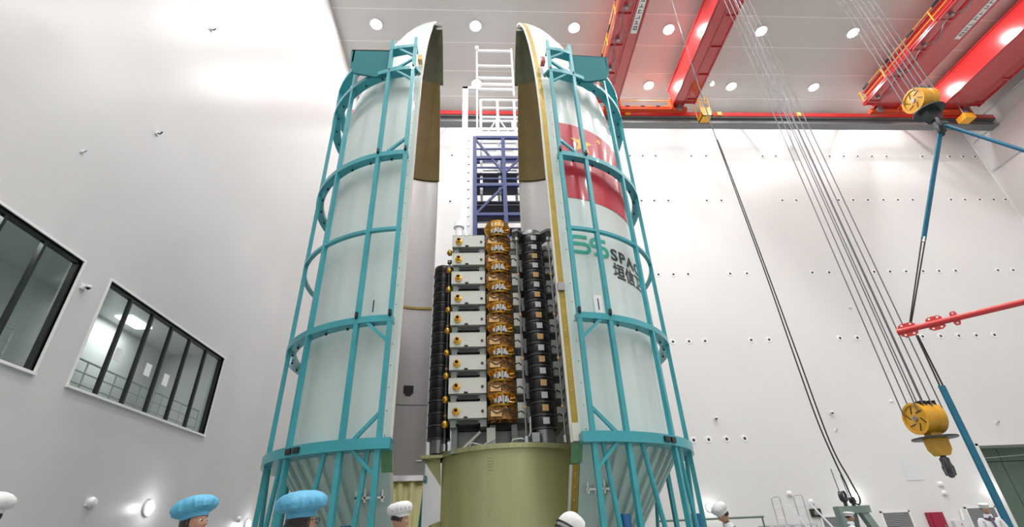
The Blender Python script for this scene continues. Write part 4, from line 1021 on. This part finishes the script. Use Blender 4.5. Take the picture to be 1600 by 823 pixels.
def person(name_label, x, y, yaw, top, cap='puffy', capm='cap_white', pitch=0, roll=0, lean=0, glasses=False, captilt=0, hair_low=False, arm=0, trim=False, puff=1., capshift=0.):
    """top = height of the cap's top.  local frame: faces -y, feet at z = 0"""
    H = top - (.08 if cap == 'puffy' else .06 if cap == 'striped' else .03)
    t = thing('person', name_label, 'person', (x, y, 0), yaw)
    b = lambda mb, n, m, p=t: mb.build(n, m, p, local=True)
    la = R_(lean); hip = Vector((0, 0, .52 * H))
    def up(v):            # the upper body leans forward about the hips
        v = Vector(v); d = v - hip
        return hip + Vector((d.x, d.y * math.cos(la) - d.z * math.sin(la), d.y * math.sin(la) + d.z * math.cos(la)))
    s_ = H / 1.75
    if lean:              # keep the cap's top where it belongs
        pass
    J = {}; J['pelvis'] = hip; J['belly'] = up((0, .0, .61 * H)); J['chest'] = up((0, .01, .72 * H)); J['neck0'] = up((0, .01, .815 * H)); J['neck'] = up((0, .0, .865 * H))
    for s, q in ((-1, 'l'), (1, 'r')):
        J['sh' + q] = up((s * .185 * s_, .01, .80 * H)); J['el' + q] = up((s * .25 * s_, .02 - arm * .08, .63 * H)); J['wr' + q] = up((s * .23 * s_, -.10 - arm * .22, .50 * H + arm * .10))
        J['hp' + q] = Vector((s * .10 * s_, 0, .50 * H)); J['kn' + q] = Vector((s * .11 * s_, -.02, .28 * H)); J['an' + q] = Vector((s * .11 * s_, .02, .055 * H)); J['to' + q] = Vector((s * .12 * s_, -.15 * s_, .025))
    order = ['pelvis', 'belly', 'chest', 'neck0', 'neck'] + [k + q for q in 'lr' for k in ('sh', 'el', 'wr')] + [k + q for q in 'lr' for k in ('hp', 'kn', 'an', 'to')]
    ix = {k: i for i, k in enumerate(order)}
    E = [('pelvis', 'belly'), ('belly', 'chest'), ('chest', 'neck0'), ('neck0', 'neck')]
    for q in 'lr': E += [('chest', 'sh' + q), ('sh' + q, 'el' + q), ('el' + q, 'wr' + q), ('pelvis', 'hp' + q), ('hp' + q, 'kn' + q), ('kn' + q, 'an' + q), ('an' + q, 'to' + q)]
    E = [(ix[a], ix[c]) for a, c in E]
    rb = dict(pelvis=.12, belly=.115, chest=.125, neck0=.06, neck=.052, sh=.055, el=.04, wr=.026, hp=.08, kn=.055, an=.04, to=.035)
    rs = dict(pelvis=.15, belly=.145, chest=.15, neck0=.085, neck=.066, sh=.082, el=.062, wr=.05, hp=.105, kn=.085, an=.072, to=.05)
    gr = lambda k, d: (d[k] if k in d else d[k[:-1]]) * s_
    body = skin_mesh([J[k] for k in order], E, [gr(k, rb) for k in order])
    # hands: palm and five separate fingers each
    for q, s in (('l', -1), ('r', 1)):
        wv = J['wr' + q]; d = (wv - J['el' + q]).normalized(); sdv = d.cross(Vector((0, 0, 1)));
        if sdv.length < .1: sdv = Vector((1, 0, 0))
        sdv.normalize(); nv = sdv.cross(d).normalized()
        pj = [wv, wv + d * .045, wv + d * .085]; pe = [(0, 1), (1, 2)]; pr = [.026 * s_, (.036 * s_, .02 * s_), (.038 * s_, .018 * s_)]
        hm = skin_mesh(pj, pe, pr); body.add(hm.v, hm.f)
        for i, (o_, ln) in enumerate(((-.028, .066), (-.010, .076), (.010, .072), (.027, .056))):
            p = wv + d * .08 + sdv * o_
            fm = skin_mesh([p, p + d * ln * .45 - nv * .004, p + d * ln * .75 - nv * .018, p + d * ln * .9 - nv * .034], [(0, 1), (1, 2), (2, 3)], [.0095, .009, .0085, .007]); body.add(fm.v, fm.f)
        p = wv + d * .03 - sdv * .03 * s
        fm = skin_mesh([p, p + d * .025 - sdv * .025 * s, p + d * .055 - sdv * .032 * s - nv * .008], [(0, 1), (1, 2)], [.013, .011, .009]); body.add(fm.v, fm.f)
    hc = J['neck'] + (up((0, 0, 1)) - up((0, 0, 0))).normalized() * (.105 * s_) + Vector((0, -.015, 0))
    HT = Matrix.Translation(hc) @ Matrix.Rotation(R_(roll), 4, 'Y') @ Matrix.Rotation(la * .8 + R_(pitch), 4, 'X') @ Matrix.Scale(1.0 * s_, 4)
    # lift so the top of the cap matches: move the head, never the feet
    hm = head_mb(HT); body.add(hm.v, hm.f)
    b(body, 'body', 'skin')
    suit_order = [k for k in order if k not in ('neck',)]
    ix2 = {k: i for i, k in enumerate(suit_order)}
    E2 = [(ix2[order[a]], ix2[order[c]]) for a, c in E if order[a] in ix2 and order[c] in ix2]
    su = skin_mesh([J[k] for k in suit_order], E2, [gr(k, rs) for k in suit_order])
    so = b(su, 'coverall', 'suit')
    nd = (J['neck'] - J['neck0']).normalized()
    CT = Matrix.Translation(J['neck0'] + nd * .035) @ nd.to_track_quat('Z', 'Y').to_matrix().to_4x4()
    b(MB().lathe([(.088, -.05), (.074, .02), (.066, .045), (.060, .04), (.07, -.03)], 24, T=CT, closed_prof=True), 'collar', 'suit')
    if trim:
        b(MB().lathe([(.10, -.055), (.092, -.03), (.085, -.03), (.09, -.055)], 24, T=CT, closed_prof=True), 'neck_trim', 'suit_trim')
        b(MB().bar(CT @ Vector((0, -.08, .0)), up((0, -.165, .70 * H)), .045, .02), 'undershirt', 'suit_trim')
    for s in (-1, 1):
        e = b(MB().ball((0, 0, 0), .0125, 10, T=HT @ Matrix.Translation((s * .031, -.078, .003))), 'eye', 'eye_white')
        b(MB().ball((0, 0, 0), .007, 8, T=HT @ Matrix.Translation((s * .031, -.0875, .002))), 'iris', 'black', e)
    # hair below the cap
    lo = -.055 if hair_low else -.028
    hv = MB().lathe([(.084, .03), (.086, 0), (.083, lo * .6), (.078, lo), (.06, lo), (.06, .03)], 30, (0, 0, 0), R_(-20), R_(200), T=HT @ Matrix.Translation((0, .012, .0)), closed_prof=True, sy=1.1)
    b(hv, 'hair', 'hair')
    for s in (-1, 1): b(MB().ball((0, 0, 0), .012, 8, (.5, 1, 2), T=HT @ Matrix.Translation((s * .074, -.012, .018))), 'sideburn', 'hair')
    if hair_low: b(MB().ball((0, .075, -.045), .055, 14, (1.05, .8, 1), T=HT), 'hair_bun', 'hair')
    # cap
    KT = HT @ Matrix.Translation((0, .006, .052)) @ Matrix.Rotation(R_(captilt), 4, 'X') @ Matrix.Translation((0, capshift, 0))
    cp = b(MB().lathe([(.086, -.030), (.089, -.02), (.089, .012), (.084, .016), (.080, -.02)], 40, T=KT, closed_prof=True, sy=1.2), 'cap_band', capm)
    if cap == 'puffy':
        sd = random.random() * 6; mod = lambda a, z: 1 + .035 * math.sin(17 * a + 14 * z) * (1 - z / .16) + .05 * math.sin(2 * a + sd) + .035 * math.sin(5 * a + sd * 2 + 22 * z) + .02 * math.sin(29 * a + .6)
        cr = MB().lathe([(.082, .006), (.108, .010), (.134 * puff, .032), (.142 * puff, .062), (.134 * puff, .092), (.108 * puff, .120), (.066 * puff, .138), (.001, .145)], 64, T=KT, sy=1.12, mod=mod)
        b(cr, 'cap_crown', capm)
    elif cap == 'striped':
        cr = MB().lathe([(.084, .006), (.110, .02), (.124, .058), (.116, .100), (.082, .132), (.001, .145)], 48, T=KT, sy=1.25, mod=lambda a, z: 1 + .015 * math.sin(9 * a)); b(cr, 'cap_crown', capm)
        for k in range(-2, 3):
            f_ = math.sqrt(max(.05, 1 - (.05 * k / .15) ** 2)); pts = [KT @ Vector((.125 * f_ * math.cos(w0), .05 * k, .040 + .108 * f_ * math.sin(w0))) for w0 in [PI * q / 14 for q in range(0, 15)]]
            b(MB().path(pts, .0045, 6), 'pleat', 'grey_metal')
    elif cap != 'none':
        cr = MB().lathe([(.084, .006), (.104, .020), (.112, .045), (.098, .066), (.055, .076), (.001, .08)], 40, T=KT, sy=1.25, mod=lambda a, z: 1 + .02 * math.sin(7 * a)); b(cr, 'cap_crown', capm)
    if glasses:
        gl = MB()
        for s in (-1, 1):
            C_ = [HT @ Vector((s * .034 + .026 * math.cos(q * PI / 6), -.108, .002 + .018 * math.sin(q * PI / 6))) for q in range(12)]
            gl.path(C_, .0026, 6, closed=True); gl.tube(HT @ Vector((s * .060, -.106, .006)), HT @ Vector((s * .080, .0, .008)), .0026, 6)
        gl.tube(HT @ Vector((-.009, -.110, .006)), HT @ Vector((.009, -.110, .006)), .0026, 6)
        b(gl, 'glasses', 'black')
    return t, HT
W_ = R_
person('person in a puffy white cap at the left edge, face cut by the frame', -4.32, 4.92, W_(-38), 1.90, pitch=8, captilt=-8, puff=1.0)
person('person in a crumpled blue cap with dark hair tied low, facing right', -2.27, 4.33, W_(80), 1.755, capm='cap_blue', pitch=-6, captilt=-10, hair_low=True, puff=1.05)
person('person in a large bright blue puffy cap and black glasses, seen from behind', -1.21, 3.59, W_(140), 1.70, capm='cap_blue', pitch=0, captilt=-6, glasses=True, hair_low=True, puff=1.12)
person('person in a white pleated cap beside the yellow lining, looking right', -1.03, 6.45, W_(105), 1.78, cap='striped', pitch=14, captilt=-24, puff=1.)
person('person in a white cap looking down, walking before the back wall', 3.86, 8.42, W_(-80), 1.75, pitch=22, lean=10, trim=True, puff=.9)
person('person in a flat white cap standing in front of the grey portal frame', 9.27, 13.5, W_(60), 1.63, cap='flat', pitch=6, trim=True)
person('person in white coverall and white cap beside the long blue sling', 11.55, 12.0, W_(-25), 1.66, cap='flat', pitch=6, trim=True, arm=.6)
# bent person with a white hood carrying two black bands
t, HT = person('person in white coverall bending forward before the olive cylinder', 1.22, 4.75, W_(-78), 1.75, cap='none', pitch=20, lean=45, trim=False)
HZ = [.02 + .115 * math.sin(PI / 2 * q / 10) for q in range(11)]
hr = lambda z: .106 * math.sqrt(max(0, 1 - ((z - .02) / .115) ** 2))
TT = HT @ Matrix.Translation((0, .012, .005))
hd = MB().lathe([(.090, -.07), (.102, -.03)] + [(max(.001, hr(z)), z) for z in HZ], 40, T=TT, sy=1.2).build('hood', 'cap_white', t, local=True)
for yy, wd in ((-.052, .012), (-.012, .009)):
    pts = []
    for q in range(0, 25):
        a = PI * q / 24; e = math.sqrt(1 - (yy / 1.2 / .106) ** 2)
        pts.append(TT @ Vector((.112 * e * math.cos(a), yy, .02 + .122 * e * math.sin(a))))
    MB().path(pts, wd, 6).build('black_band', 'black', hd, local=True)
